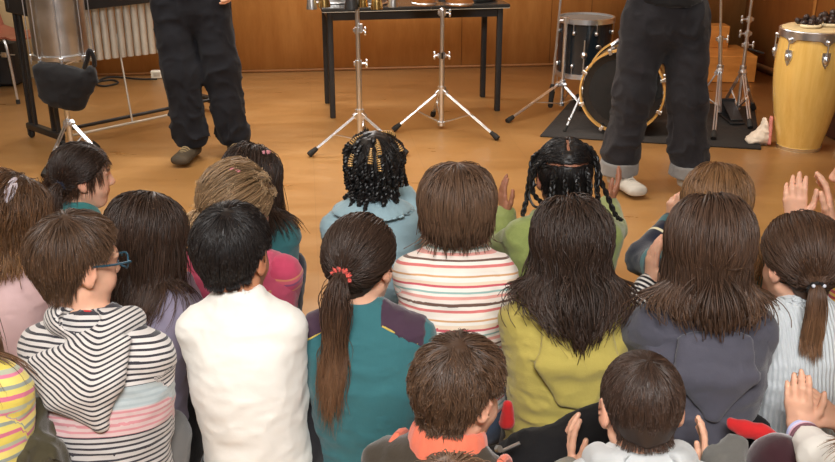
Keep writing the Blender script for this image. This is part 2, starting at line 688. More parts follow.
# stand one (in front of the table)
c = V(-0.335, 5.37, 0)
st = thing('percussion_stand', 'chrome tripod percussion stand in front of the left half of the black table', 'stand', c)
m = MB()
m.cyl((0, 0, 0.035), (0, 0, 0.50), 0.0165, 16)
m.cyl((0, 0, 0.48), (0, 0, 0.816), 0.0125, 16)
m.build('pole', M['chrome'], st)
m = MB()
wing_clamp(m, (0, 0, 0.50), 0.020, 1)
m.build('height_clamp', M['chrome'], st)
m = MB()
wing_clamp(m, (0, 0, 0.685), 0.018, 1, (1, -0.4, 0))
m.box((0.02, -0.012, 0.70), (0.02, 0.03, 0.05), None, 0.005)
m.build('tilt_clamp', M['chrome'], st)
m = MB()
m.cyl((0, 0, 0.19), (0, 0, 0.235), 0.026, 14)
m.build('hub', M['chrome'], st)
MB().cyl((0, 0, 0.035), (0, 0, 0.06), 0.024, 14).build('brace_collar', M['chrome'], st)
fl, fr = at(309, 157) - c, at(407, 155.5) - c
tripod(st, [fl + V(0, 0, .012), fr + V(0, 0, .012), V(0.02, 0.33, .012)], V(0, 0, 0.215), V(0, 0, 0.05))

# cluster of small metal percussion fixed on stand one
pc = thing('bell_rack', 'cluster of small brass and steel bells clamped on top of the left stand', 'bells', c + V(0, 0, 0.83), 'percussion held on the stands')
m = MB()
m.tube([(-0.26, 0, 0.03), (-0.1, -0.01, 0.035), (0.26, 0.01, 0.04)], 0.009, 8)
m.cyl((0, 0, -0.012), (0, 0, 0.05), 0.016, 12)
m.build('crossbar', M['chrome'], pc)
for i, (x, r, mt) in enumerate(((-0.25, 0.03, 'steel'), (-0.18, 0.035, 'brass'), (-0.03, 0.04, 'black'), (0.035, 0.028, 'brass'), (0.11, 0.035, 'brass'), (0.2, 0.03, 'steel'))):
    m = MB()
    pr = [(r, -0.012), (r * 0.98, 0.0), (r * 0.7, 0.06), (r * 0.55, 0.10), (0.005, 0.105), (0.0, 0.105), (r * 0.45, 0.09), (r * 0.88, 0.0), (r * 0.93, -0.012)]
    m.lathe(pr, (x, -0.02, -0.012 + 0.012 * (i % 2)), 16, close=True)
    m.build('bell', M[mt], pc)

# stand two
c = V(0.150, 5.82, 0)
st = thing('percussion_stand', 'chrome tripod percussion stand in front of the right half of the black table', 'stand', c)
m = MB()
m.cyl((0, 0, 0.02), (0, 0, 0.46), 0.0165, 16)
m.cyl((0, 0, 0.44), (0, 0, 0.74), 0.0125, 16)
m.build('pole', M['chrome'], st)
m = MB()
wing_clamp(m, (0, 0, 0.46), 0.020, 1)
wing_clamp(m, (0, 0, 0.46), 0.020, -1)
m.build('height_clamp', M['chrome'], st)
m = MB()
m.ball((0, 0, 0.725), 0.024, 12, 8)
wing_clamp(m, (0, -0.01, 0.72), 0.022, 1)
m.build('tilt_clamp', M['chrome'], st)
m = MB()
m.cyl((0, 0, 0.225), (0, 0, 0.27), 0.026, 14)
m.build('hub', M['chrome'], st)
MB().cyl((0, 0, 0.02), (0, 0, 0.045), 0.024, 14).build('brace_collar', M['chrome'], st)
tripod(st, [at(393, 132) - c + V(0, 0, .012), at(498, 140.5) - c + V(0, 0, .012), V(-0.05, 0.30, 0.012)], V(0, 0, 0.25), V(0, 0, 0.035))

bg = thing('bongo_pair', 'small wooden bongo pair clamped on top of the right stand', 'bongos', c + V(0, 0, 0.765), 'percussion held on the stands')
for x, r in ((-0.11, 0.085), (0.10, 0.10)):
    m = MB()
    m.lathe([(r * 0.82, 0.0), (r * 0.95, 0.08), (r, 0.16), (r * 0.96, 0.16), (r * 0.78, 0.0)], (x, 0, 0), 28, close=True)
    sh = m.build('shell', M['bongo'], bg)
    m = MB()
    m.torus((x, 0, 0.012), r * 0.84, 0.007)
    m.build('rim', M['chrome'], sh)
    m = MB()
    m.torus((x, 0, 0.150), r * 1.03, 0.007)
    m.build('rim', M['chrome'], sh)
    MB().lathe([(r * 0.99, 0.158), (0.0, 0.163)], (x, 0, 0), 28).build('drum_skin', M['skinhead'], sh)
MB().box((0, 0, 0.06), (0.05, 0.05, 0.08), None, 0.006).build('block', M['black'], bg)

# ------------------------------------------------------------------ the black table
fL, fR, rL, rR = at(334.5, 118), at(500, 110), at(325, 103), at(480.5, 97.5)
cc = (fL + fR + rL + rR) / 4
ta = nrm((fR - fL) + (rR - rL))
tb = V(-ta[1], ta[0], 0)
RT = np.array([ta, tb, [0, 0, 1]]).T
tab = thing('table', 'long black folding table standing before the wood panelled wall', 'table', cc)
hx, hy = 0.5 * np.linalg.norm(fR - fL), 0.5 * np.linalg.norm(fL - rL)
TT = 0.715
for sx in (-1, 1):
    for sy in (-1, 1):
        p = ta * sx * hx * 0.985 + tb * sy * hy * 0.96
        MB().box((p[0], p[1], TT / 2 - 0.01), (0.036, 0.036, TT - 0.02), RT, 0.005).build('leg', M['black'], tab)
m = MB()
for sy in (-1, 1):
    p = tb * sy * hy * 0.96
    m.box((p[0], p[1], TT - 0.055), (2 * hx * 0.95, 0.02, 0.06), RT)
for sx in (-1, 1):
    p = ta * sx * hx * 0.985
    m.box((p[0], p[1], TT - 0.055), (0.02, 2 * hy * 0.9, 0.06), RT)
m.build('frame', M['black'], tab)
MB().box((0, 0, TT - 0.012), (2 * hx + 0.09, 2 * hy + 0.10, 0.024), RT, 0.008).build('tabletop', m_plain('black laminate', (0.02, 0.02, 0.02, 1), 0.25), tab)
MB().box((0, 0, TT - 0.0255), (2 * hx + 0.085, 2 * hy + 0.095, 0.003), RT).build('edge_strip', M['alu'], tab)


def small_drum(name, label, pos, r, h, mt, group=None):
    t = thing(name, label, 'drum', pos, group)
    MB().lathe([(r, 0.004), (r, h), (r * 0.97, h), (r * 0.97, 0.004)], (0, 0, 0), 32, close=True).build('shell', M[mt], t)
    m = MB()
    m.torus((0, 0, 0.006), r * 1.03, 0.006)
    m.build('rim', M['chrome'], t)
    m = MB()
    m.torus((0, 0, h - 0.004), r * 1.03, 0.006)
    m.build('rim', M['chrome'], t)
    MB().lathe([(r * 0.98, h - 0.003), (0, h - 0.001)], (0, 0, 0), 32).build('drum_skin', M['skinhead'], t)
    return t


def on_table(u, v):
    p = cc + ta * u + tb * v
    return V(p[0], p[1], TT + 0.001)


small_drum('tambour', 'shallow silver drum resting on the table beside the left stand', on_table(-0.26, -0.10), 0.085, 0.11, 'steel', 'percussion on the black table')
small_drum('tambour', 'wide silver drum resting on the left end of the black table', on_table(-0.52, 0.04), 0.13, 0.12, 'steel', 'percussion on the black table')
t = thing('metal_tray', 'flat shiny metal tray on the right part of the black table', 'tray', on_table(0.40, 0.0), 'percussion on the black table')
m = MB()
m.lathe([(0.0, 0.002), (0.17, 0.002), (0.19, 0.022), (0.186, 0.023), (0.168, 0.006), (0.0, 0.006)], (0, 0, 0), 36)
m.build('dish', M['steel'], t)
MB().torus((0, 0, 0.022), 0.188, 0.004).build('rim', M['chrome'], t)

# ------------------------------------------------------------------ boom cymbal stand at the left of the kit
c = at(561, 110)
st = thing('cymbal_stand', 'chrome boom cymbal stand left of the floor tom with black boom grip', 'stand', c)
m = MB()
m.cyl((0, 0, 0.03), (0, 0, 0.62), 0.0125, 14)
m.build('pole', M['chrome'], st)
m = MB()
wing_clamp(m, (0, 0, 0.60), 0.019, -1)
m.build('tilt_clamp', M['chrome'], st)
m = MB()
b0, b1 = aty(552.5, 84, c[1] - 0.03) - c, aty(562.5, -20, c[1] - 0.03) - c
m.tube([b0, b1], 0.008, 10)
bo = m.build('boom', M['chrome'], st)
d = nrm(b1 - b0)
MB().tube([b0 - d * 0.16, b0 - d * 0.15, b0 - d * .02, b0], [0.012, 0.017, 0.017, 0.012], 12).build('boom_grip', M['blackm'], bo)
m = MB()
m.cyl((0, 0, 0.17), (0, 0, 0.205), 0.022, 14)
m.build('hub', M['chrome'], st)
MB().cyl((0, 0, 0.03), (0, 0, 0.05), 0.02, 14).build('brace_collar', M['chrome'], st)
tripod(st, [at(507, 123) - c + V(0, 0, .012), V(0.14, 0.25, .012), V(0.16, -0.20, MZ + .012)], V(-0.01, 0, 0.19), V(0, 0, 0.045))

# ------------------------------------------------------------------ floor tom
c = aty(583, 72, 6.47)
ht, rt = 0.362, 0.182
ft = thing('floor_tom', 'black floor tom with chrome rims standing behind the bass drum', 'drum', (c[0], c[1], MZ))
z0 = c[2] - MZ
MB().lathe([(rt, z0), (rt, z0 + ht), (rt * 0.97, z0 + ht), (rt * 0.97, z0)], (0, 0, 0), 48, close=True).build('shell', M['bluelacquer'], ft)
for z in (z0 + 0.0, z0 + ht):
    m = MB()
    m.lathe([(rt + 0.002, z - 0.016), (rt + 0.012, z - 0.016), (rt + 0.009, z + 0.016), (rt - 0.004, z + 0.016)], (0, 0, 0), 48, close=True)
    m.build('rim', M['chrome'], ft)
MB().lathe([(0, z0 + ht + 0.006), (rt * 0.99, z0 + ht + 0.004)], (0, 0, 0), 40).build('drum_skin', m_plain('grey drum skin', srgb(104, 100, 96), 0.6), ft)
for k in range(8):
    a = math.radians(k * 45 + 12)
    n = V(math.cos(a), math.sin(a), 0)
    for zz, hh in ((z0 + ht - 0.075, 0.07), (z0 + 0.07, -0.07)):
        m = MB()
        lug(m, n * (rt + 0.008) + V(0, 0, zz), n, hh)
        m.build('tension_lug', M['chrome'], ft)
m = MB()
m.ball(V(0.06, -rt * 0.95, z0 + ht * 0.55), (0.022, 0.006, 0.015), 14, 6)
m.build('badge', M['steel'], ft)
for a in (-100, 20, 140):
    a = math.radians(a)
    n = V(math.cos(a), math.sin(a), 0)
    m = MB()
    q = n * (rt + 0.02)
    m.tube([q + V(0, 0, z0 + 0.25), q + V(0, 0, 0.10), q + n * 0.03 + V(0, 0, 0.02)], 0.005, 8)
    m.ball(q + V(0, 0, z0 + 0.15), (0.022, 0.022, 0.022), 12, 8)
    lg = m.build('leg', M['chrome'], ft)
    MB().cyl(q + n * 0.026 + V(0, 0, 0.05), q + n * 0.032 + V(0, 0, 0.0), 0.012, 10).build('rubber_foot', M['blackm'], lg)

# ------------------------------------------------------------------ bass drum
RB = 0.255
c = at(618.5, 136.5)
bd = thing('bass_drum', 'black bass drum with a maple hoop standing on the dark mat', 'drum', (c[0], c[1], MZ))
fa = math.radians(-17)
fn = V(math.sin(fa), -math.cos(fa), 0)            # front normal
fx = V(-fn[1], fn[0], 0)
zc = V(0, 0, RB + 0.012)
depth = 0.38
m = MB()
m.lathe([(RB - 0.018, -depth), (RB - 0.018, -0.01)], zc, 64, fn)
m.build('shell', M['bluelacquer'], bd)
MB().lathe([(RB - 0.022, -0.012), (RB * 0.5, -0.006), (0.0, -0.005)], zc, 64, fn).build('drum_head', M['drumhead'], bd)
for z in (0.0, -depth):
    MB().lathe([(RB - 0.013, z - 0.022), (RB, z - 0.022), (RB, z + 0.016), (RB - 0.011, z + 0.016)], zc, 64, fn, close=True).build('hoop', M['maple'], bd)
for k in range(8):
    a = math.radians(k * 45 + 20)
    u = fx * math.cos(a) + V(0, 0, 1) * math.sin(a)
    m = MB()
    p = zc + u * (RB + 0.006)
    R = np.array([np.cross(u, fn), u, fn]).T
    m.box(p + fn * 0.0, (0.022, 0.014, 0.05), R, 0.004)
    m.box(p + fn * 0.022 - u * 0.012, (0.018, 0.03, 0.006), R, 0.002)
    m.cyl(p - fn * 0.02, p - fn * 0.12, 0.004, 8)
    m.ball(p - fn * 0.13 - u * 0.012, (0.014, 0.014, 0.014), 10, 6)
    m.build('claw', M['chrome'], bd)
for sg in (-1, 1):
    a = zc + fx * sg * (RB - 0.01) - fn * 0.13 + V(0, 0, -0.03)
    f = fx * sg * (RB + 0.075) + fn * 0.02
    m = MB()
    m.tube([a, a + (f - a) * 0.97], 0.008, 10)
    m.ball(a, 0.024, 12, 8)
    m.ball(a + (f - a) * 0.72, 0.014, 10, 6)
    sp = m.build('spur', M['chrome'], bd)
    MB().cyl(a + (f - a) * 0.86, f + V(0, 0, 0.002), 0.010, 10).build('rubber_tip', M['blackm'], sp)
m = MB()
p = zc + V(0, 0, RB - 0.02) - fn * 0.14
m.cyl(p, p + V(0, 0, 0.05), 0.022, 14)
m.tube([p + V(0, 0, 0.03), p + V(-0.06, 0, 0.05), p + V(-0.10, 0.0, 0.02)], 0.012, 10)
m.tube([p + V(0, 0, 0.03), p + V(0.06, 0, 0.05)], 0.012, 10)
m.build('tom_bracket', M['chrome'], bd)
m = MB()
m.ball(zc - V(0, 0, 0.19) - fx * 0.04 + fn * 0.0, (0.016, 0.004, 0.012), 12, 6)
m.build('badge', M['steel'], bd)

# ------------------------------------------------------------------ stands at the right of the kit
c = at(722, 122) + V(0, 0, MZ)
st = thing('hi_hat_stand', 'chrome hi-hat stand with black pedal at the right side of the drum kit', 'stand', c)
m = MB()
p0, p1 = V(-0.03, -0.02, 0.06), aty(721, 0, c[1]) - c
p1 = p1 + (p1 - p0) * 0.18
m.tube([p0, p0 + (p1 - p0) * 0.55], 0.013, 12)
m.tube([p0 + (p1 - p0) * 0.5, p1], 0.008, 12)
m.build('pole', M['chrome'], st)
m = MB()
wing_clamp(m, p0 + (p1 - p0) * 0.56, 0.018, 1)
m.build('height_clamp', M['chrome'], st)
m = MB()
wing_clamp(m, p0 + (p1 - p0) * 0.88, 0.014, -1)
m.build('height_clamp', M['chrome'], st)
hub = p0 + (p1 - p0) * 0.34
m = MB()
m.cyl(hub - V(0, 0, 0.02), hub + V(0, 0, 0.02), 0.022, 14)
m.build('hub', M['chrome'], st)
tripod(st, [at(713, 142) + V(0, 0, MZ + .012) - c, V(0.03, 0.17, .012), V(-0.22, 0.06, .012)], hub, p0 + V(0, 0, 0.03))
m = MB()
m.box((0.06, -0.0, 0.012), (0.09, 0.26, 0.012), None, 0.003)
m.box((0.06, 0.0, 0.062), (0.075, 0.22, 0.012), rotx(0.32), 0.003)
m.box((0.06, 0.11, 0.06), (0.085, 0.014, 0.12), None, 0.003)
m.build('pedal', M['black'], st)

c = at(737, 118) + V(0, 0, MZ)
st = thing('cymbal_stand', 'chrome cymbal stand between the hi-hat stand and the conga', 'stand', c)
m = MB()
p1 = aty(738, 0, c[1]) - c
p1 = V(0.0, 0, p1[2] * 1.2)
m.tube([V(0, 0, 0.05), p1 * 0.6], 0.012, 12)
m.tube([p1 * 0.55, p1], 0.009, 12)
m.build('pole', M['chrome'], st)
for q, s_ in ((0.60, -1), (0.70, -1), (0.52, 1)):
    m = MB()
    wing_clamp(m, p1 * q, 0.017, s_)
    m.build('height_clamp', M['chrome'], st)
m = MB()
m.cyl(p1 * 0.35 - V(0, 0, 0.02), p1 * 0.35 + V(0, 0, 0.02), 0.022, 14)
m.build('hub', M['chrome'], st)
m = MB()
m.tube([p1 * 0.50, p1 * 0.5 + V(0.12, 0.0, -0.035)], 0.007, 8)
m.build('side_arm', M['black'], st)
m = MB()
m.cyl(p1 * 0.94, p1 * 1.0, 0.03, 14)
m.build('felt', M['blackm'], st)
tripod(st, [at(750, 131) + V(0, 0, .012) - at(737, 118), V(-0.05, 0.19, .012), V(0.16, 0.16, .012)], p1 * 0.35, V(0, 0, 0.06))

# ------------------------------------------------------------------ conga
c = at(798, 147.5)
cg = thing('conga', 'tall yellow wooden conga drum with chrome hardware at the right', 'drum', c)
HC = 0.70
pts = smoothpath([V(0.118, 0, 0.0), V(0.150, 0, 0.14), V(0.182, 0, 0.32), V(0.194, 0, 0.47), V(0.188, 0, 0.60), V(0.176, 0, 0.685)], 6)
prof = [(p[0], p[2]) for p in pts]
MB().lathe(prof + [(0.165, 0.685), (0.10, 0.02)], (0, 0, 0), 64).build('shell', M['congawood'], cg)
MB().lathe([(0.116, 0.0), (0.1225, 0.0), (0.1265, 0.022), (0.118, 0.022)], (0, 0, 0), 64, close=True).build('bottom_ring', M['chrome'], cg)
MB().lathe([(0.0, 0.707), (0.165, 0.706), (0.180, 0.700), (0.186, 0.665), (0.178, 0.665), (0.0, 0.690)], (0, 0, 0), 64).build('drum_skin', M['congahead'], cg)
# scalloped crown rim
seg = 96
m = MB()
v, f = [], []
for k in range(seg):
    a = 2 * math.pi * k / seg
    dip = 0.028 * max(0.0, math.cos(6 * (a + math.pi / 2))) ** 3
    for r, z in ((0.187, 0.690), (0.1935, 0.690), (0.1935, 0.652 - dip), (0.187, 0.652 - dip)):
        v.append((r * math.cos(a), r * math.sin(a), z))
for k in range(seg):
    j = (k + 1) % seg
    for i in range(4):
        i2 = (i + 1) % 4
        f.append((k * 4 + i, j * 4 + i, j * 4 + i2, k * 4 + i2))
m.add(v, f)
m.torus((0, 0, 0.692), 0.1905, 0.005, seg=64, rs=8)
m.build('rim', M['chrome'], cg)
for k in range(6):
    a = math.radians(60 * k - 90)
    n = V(math.cos(a), math.sin(a), 0)
    tx = V(-math.sin(a), math.cos(a), 0)
    m = MB()
    ol = []
    for x, z in ((-0.022, 0.045), (0.022, 0.045), (0.024, 0.01), (0.014, -0.02), (0.0, -0.042), (-0.014, -0.02), (-0.024, 0.01)):
        ol.append(n * (0.190 + 0.002 * (1 - abs(x) / 0.03)) + tx * x + V(0, 0, 0.545 + z))
    m.prism(ol, (0, 0, 0), n * 0.008)
    m.ball(n * 0.205 + V(0, 0, 0.55), (0.014, 0.014, 0.022), 12, 8)
    m.build('side_plate', M['chrome'], cg)
    m = MB()
    m.cyl(n * 0.206 + V(0, 0, 0.52), n * 0.204 + V(0, 0, 0.650), 0.0042, 8)
    m.ball(n * 0.203 + V(0, 0, 0.648), (0.010, 0.010, 0.010), 10, 6)
    m.build('hook', M['chrome'], cg)

rg = random.Random(4)
for label, off, npod in (('dark seed pod rattle on the left of the conga skin', (-0.055, -0.03), 15), ('dark seed pod rattle heaped on the right of the conga skin', (0.07, 0.02), 22)):
    t = thing('seed_pod_rattle', label, 'rattle', c + V(off[0], off[1], 0.7075), 'rattles on the conga')
    for k in range(npod):
        a = rg.random() * 6.28
        r = 0.058 * math.sqrt(rg.random())
        z = 0.016 + (0.030 * rg.random() + 0.03 * (npod > 18) * rg.random()) * (1 - r / 0.08)
        m = MB()
        R = rotz(rg.random() * 6) @ rotx(rg.random() * 3)
        m.ball((r * math.cos(a) * 1.1, r * math.sin(a) * 0.8, z * 1.35), (0.018, 0.023, 0.017), 10, 6, R)
        m.build('pod', M['pods'], t)
    m = MB()
    m.tube([(0.07 * math.cos(q) * 0.8, 0.06 * math.sin(q) - 0.012, 0.010) for q in np.linspace(3.4, 6.0, 8)], 0.009, 8)
    m.build('cloth_band', M['cream'], t)

# ------------------------------------------------------------------ metallophone with grey resonator tubes
a0, a1 = at(47, 143), at(206, 109)
ax = nrm((a1 - a0) * V(1, 1, 0))
ay = V(-ax[1], ax[0], 0)
RM = np.array([ax, ay, [0, 0, 1]]).T
L_ = np.linalg.norm((a1 - a0)[:2])
ma = thing('metallophone', 'black framed keyboard percussion on casters with hanging grey resonator tubes', 'metallophone', a0)


def ml(x, y, z):
    return ax * x + ay * y + V(0, 0, z)


for ex, hw in ((0.0, 0.20), (L_, 0.17)):
    m = MB()
    m.box(ml(ex, 0, 0.075), (0.045, 2 * hw, 0.04), RM, 0.008)
    for y in (-hw + 0.03, -hw + 0.09, hw - 0.09, hw - 0.03):
        m.box(ml(ex, y, 0.43), (0.022, 0.022, 0.70), RM, 0.004)
    m.box(ml(ex, 0, 0.80), (0.05, 2 * hw + 0.06, 0.10), RM, 0.008)
    fr = m.build('end_frame', M['black'], ma)
    for y in (-hw + 0.015, hw - 0.015):
        m = MB()
        m.lathe([(0.012, -0.011), (0.026, -0.011), (0.029, -0.006), (0.029, 0.006), (0.026, 0.011), (0.012, 0.011)], ml(ex, y, 0.030), 20, ax)
        for s_ in (-1, 1):
            m.box(ml(ex + s_ * 0.016, y, 0.042), (0.004, 0.024, 0.05), RM, 0.001)
        m.cyl(ml(ex, y, 0.05), ml(ex, y, 0.075), 0.010, 10)
        m.build('caster', M['blackm'], fr)
m = MB()
m.tube([ml(0.02, -0.10, 0.085), ml(L_ - 0.02, -0.10, 0.085)], 0.011, 10)
m.build('lower_rail', M['black'], ma)
m = MB()
m.tube([ml(0.06, -0.17, 0.062), ml(L_ * 0.70, -0.17, 0.062)], 0.008, 10)
m.tube([ml(L_ * 0.42, -0.17, 0.062), ml(L_ * 0.42, -0.10, 0.60)], 0.006, 8)
m.build('pedal_rod', M['alu'], ma)
for y, w in ((-0.19, 0.03), (0.19, 0.03)):
    MB().box(ml(L_ / 2, y, 0.81), (L_ + 0.06, w, 0.07), RM, 0.006).build('top_rail', M['black'], ma)
NT_ = 20
for k in range(NT_):
    u = (k + 0.5) / NT_
    x = 0.06 + u * (L_ - 0.12)
    bot = 0.475 - 0.035 * u
    m = MB()
    m.lathe([(0.0, bot + 0.006), (0.018, bot), (0.0205, bot + 0.002), (0.0205, 0.785), (0.0185, 0.785), (0.0185, bot + 0.010)], ml(x, -0.12, 0), 18)
    m.build('resonator_tube', M['alu'], ma)
for k in range(NT_):
    u = (k + 0.5) / NT_
    x = 0.06 + u * (L_ - 0.12)
    MB().box(ml(x, 0.0, 0.86), (0.034, 0.40 - 0.12 * u, 0.014), RM, 0.003).build('tone_bar', M['steel'], ma)

# silver drum on its own tripod
c = at(73, 157)
st = thing('drum_stand', 'steel tripod drum stand holding up the tall silver drum', 'stand', c)
zb = (aty(64, 57, c[1] - 0.02))[2]
m = MB()
m.cyl((0, 0, 0.04), (0, 0, 0.34), 0.0155, 14)
m.cyl((0, 0, 0.32), (0, 0, zb - 0.03), 0.0115, 14)
m.build('pole', M['chrome'], st)
m = MB()
for k in range(3):
    a = math.radians(120 * k + 40)
    n = V(math.cos(a), math.sin(a), 0)
    m.tube(smoothpath([V(0, 0, zb - 0.05), n * 0.09 + V(0, 0, zb - 0.03), n * 0.140 + V(0, 0, zb - 0.022), n * 0.150 + V(0, 0, zb - 0.012)], 4), 0.006, 8)
m.build('basket', M['chrome'], st)
tripod(st, [at(44, 178) - c + V(0, 0, .012), V(0.24, -0.14, .012), V(0.10, 0.14, .012)], V(0, 0, 0.22), V(0, 0, 0.055))

RS, HS = 0.146, 0.40
sd = thing('tall_drum', 'tall silver drum with vertical tension rods held on a stand beside the resonator tubes', 'drum', (aty(64, 57, c[1])[0], c[1] - 0.02, zb + 0.004))
MB().lathe([(RS, 0.0), (RS, HS), (RS * .97, HS), (RS * .97, 0.0)], (0, 0, 0), 56, close=True).build('shell', M['steel'], sd)
MB().lathe([(0, 0.006), (RS * 0.97, 0.004)], (0, 0, 0), 40).build('bottom_skin', M['skinhead'], sd)
MB().lathe([(RS * 0.97, HS - 0.003), (0, HS - 0.002)], (0, 0, 0), 40).build('top_skin', M['skinhead'], sd)
for z in (0.010, HS * 0.89):
    MB().lathe([(RS + 0.001, z - 0.012), (RS + 0.012, z - 0.012), (RS + 0.012, z + 0.012), (RS + 0.001, z + 0.012)], (0, 0, 0), 56, close=True).build('hoop', M['chrome'], sd)
for k in range(8):
    a = math.radians(k * 45 - 73)
    n = V(math.cos(a), math.sin(a), 0)
    m = MB()
    m.cyl(n * (RS + 0.017) + V(0, 0, -0.035), n * (RS + 0.017) + V(0, 0, HS * 0.93), 0.0035, 8)
    m.cyl(n * (RS + 0.017) + V(0, 0, -0.022), n * (RS + 0.017) + V(0, 0, 0.0), 0.008, 8)
    m.box(n * (RS + 0.012) + V(0, 0, 0.01), (0.02, 0.02, 0.018), rotz(a), 0.003)
    m.build('tension_rod', M['chrome'], sd)

# chair and case at the far left
c = at(25, 101)
ch = thing('side_chair', 'red-brown shell chair with chrome legs at the far left by the cream wall', 'chair', (c[0] - 0.19, c[1] + 0.18, 0), rz=-0.25)
m = MB()
v, f = [], []
NU, NV = 12, 8
for side in (0, 1):
    for i in range(NU + 1):
        u = i / NU
        for j in range(NV + 1):
            w = (j / NV - 0.5) * 2
            x = 0.24 - 0.46 * u if u < 0.78 else 0.24 - 0.46 * 0.78 - (u - 0.78) * 0.25
            z = 0.455 - 0.035 * math.sin(min(1, u / 0.78) * math.pi) - (0.05 * max(0, 0.10 - u) * 6)
            if u > 0.78:
                z += (u - 0.78) * 1.75
            z += 0.02 * w * w
            v.append((x, w * 0.215 * (1 - 0.10 * (1 - u)), z - 0.012 * side))
n1 = (NU + 1) * (NV + 1)
for side in (0, 1):
    for i in range(NU):
        for j in range(NV):
            q = [side * n1 + i * (NV + 1) + j, side * n1 + i * (NV + 1) + j + 1, side * n1 + (i + 1) * (NV + 1) + j + 1, side * n1 + (i + 1) * (NV + 1) + j]
            f.append(q if side else q[::-1])
ring = [i * (NV + 1) for i in range(NU + 1)] + [NU * (NV + 1) + j for j in range(1, NV + 1)] + [i * (NV + 1) + NV for i in range(NU - 1, -1, -1)] + [j for j in range(NV - 1, 0, -1)]
for i in range(len(ring)):
    j = (i + 1) % len(ring)
    f.append((ring[i], ring[j], n1 + ring[j], n1 + ring[i]))
m.add(v, f)
m.build('seat_shell', M['redseat'], ch)
for sx in (-1, 1):
    for sy in (-1, 1):
        m = MB()
        m.tube(smoothpath([V(sx * 0.12, sy * 0.15, 0.425), V(sx * 0.19, sy * 0.19, 0.41), V(sx * 0.235, sy * 0.21, 0.02)], 5), 0.010, 10)
        lg = m.build('leg', M['chrome'], ch)
        MB().cyl((sx * 0.234, sy * 0.2095, 0.03), (sx * 0.2355, sy * 0.2105, 0.0), 0.014, 10).build('rubber_foot', M['blackm'], lg)

c = at(6, 90)
t = thing('instrument_case', 'black hard case standing on the floor under the red-brown chair', 'case', (c[0] - 0.14, c[1] + 0.22, 0))
MB().box((0, 0, 0.17), (0.36, 0.22, 0.34), None, 0.03).build('shell', M['black'], t)
MB().box((0, -0.113, 0.24), (0.40, 0.006, 0.008), None).build('seam_strip', M['alu'], t)
for x in (-0.12, 0.12):
    MB().box((x, -0.117, 0.24), (0.04, 0.01, 0.04), None, 0.004).build('latch', M['chrome'], t)
m = MB()
m.tube(smoothpath([V(-0.06, -0.115, 0.30), V(-0.05, -0.14, 0.30), V(0.05, -0.14, 0.30), V(0.06, -0.115, 0.30)], 4), 0.008, 8)
m.build('handle', M['blackm'], t)


# ------------------------------------------------------------------ implicit surfaces
_rs = np.random.RandomState(11)
LAT = _rs.rand(32, 32, 32).astype(np.float32)


def vnoise(P):
    i = np.floor(P).astype(np.int64)
    f = (P - i).astype(np.float32)
    f = f * f * (3 - 2 * f)
    i0, i1 = i & 31, (i + 1) & 31
    x, y, z = f[:, 0], f[:, 1], f[:, 2]
    c = LAT
    def g(a, b, d):
        return c[a[:, 0], b[:, 1], d[:, 2]]
    x00 = g(i0, i0, i0) * (1 - x) + g(i1, i0, i0) * x
    x10 = g(i0, i1, i0) * (1 - x) + g(i1, i1, i0) * x
    x01 = g(i0, i0, i1) * (1 - x) + g(i1, i0, i1) * x
    x11 = g(i0, i1, i1) * (1 - x) + g(i1, i1, i1) * x
    return (x00 * (1 - y) + x10 * y) * (1 - z) + (x01 * (1 - y) + x11 * y) * z


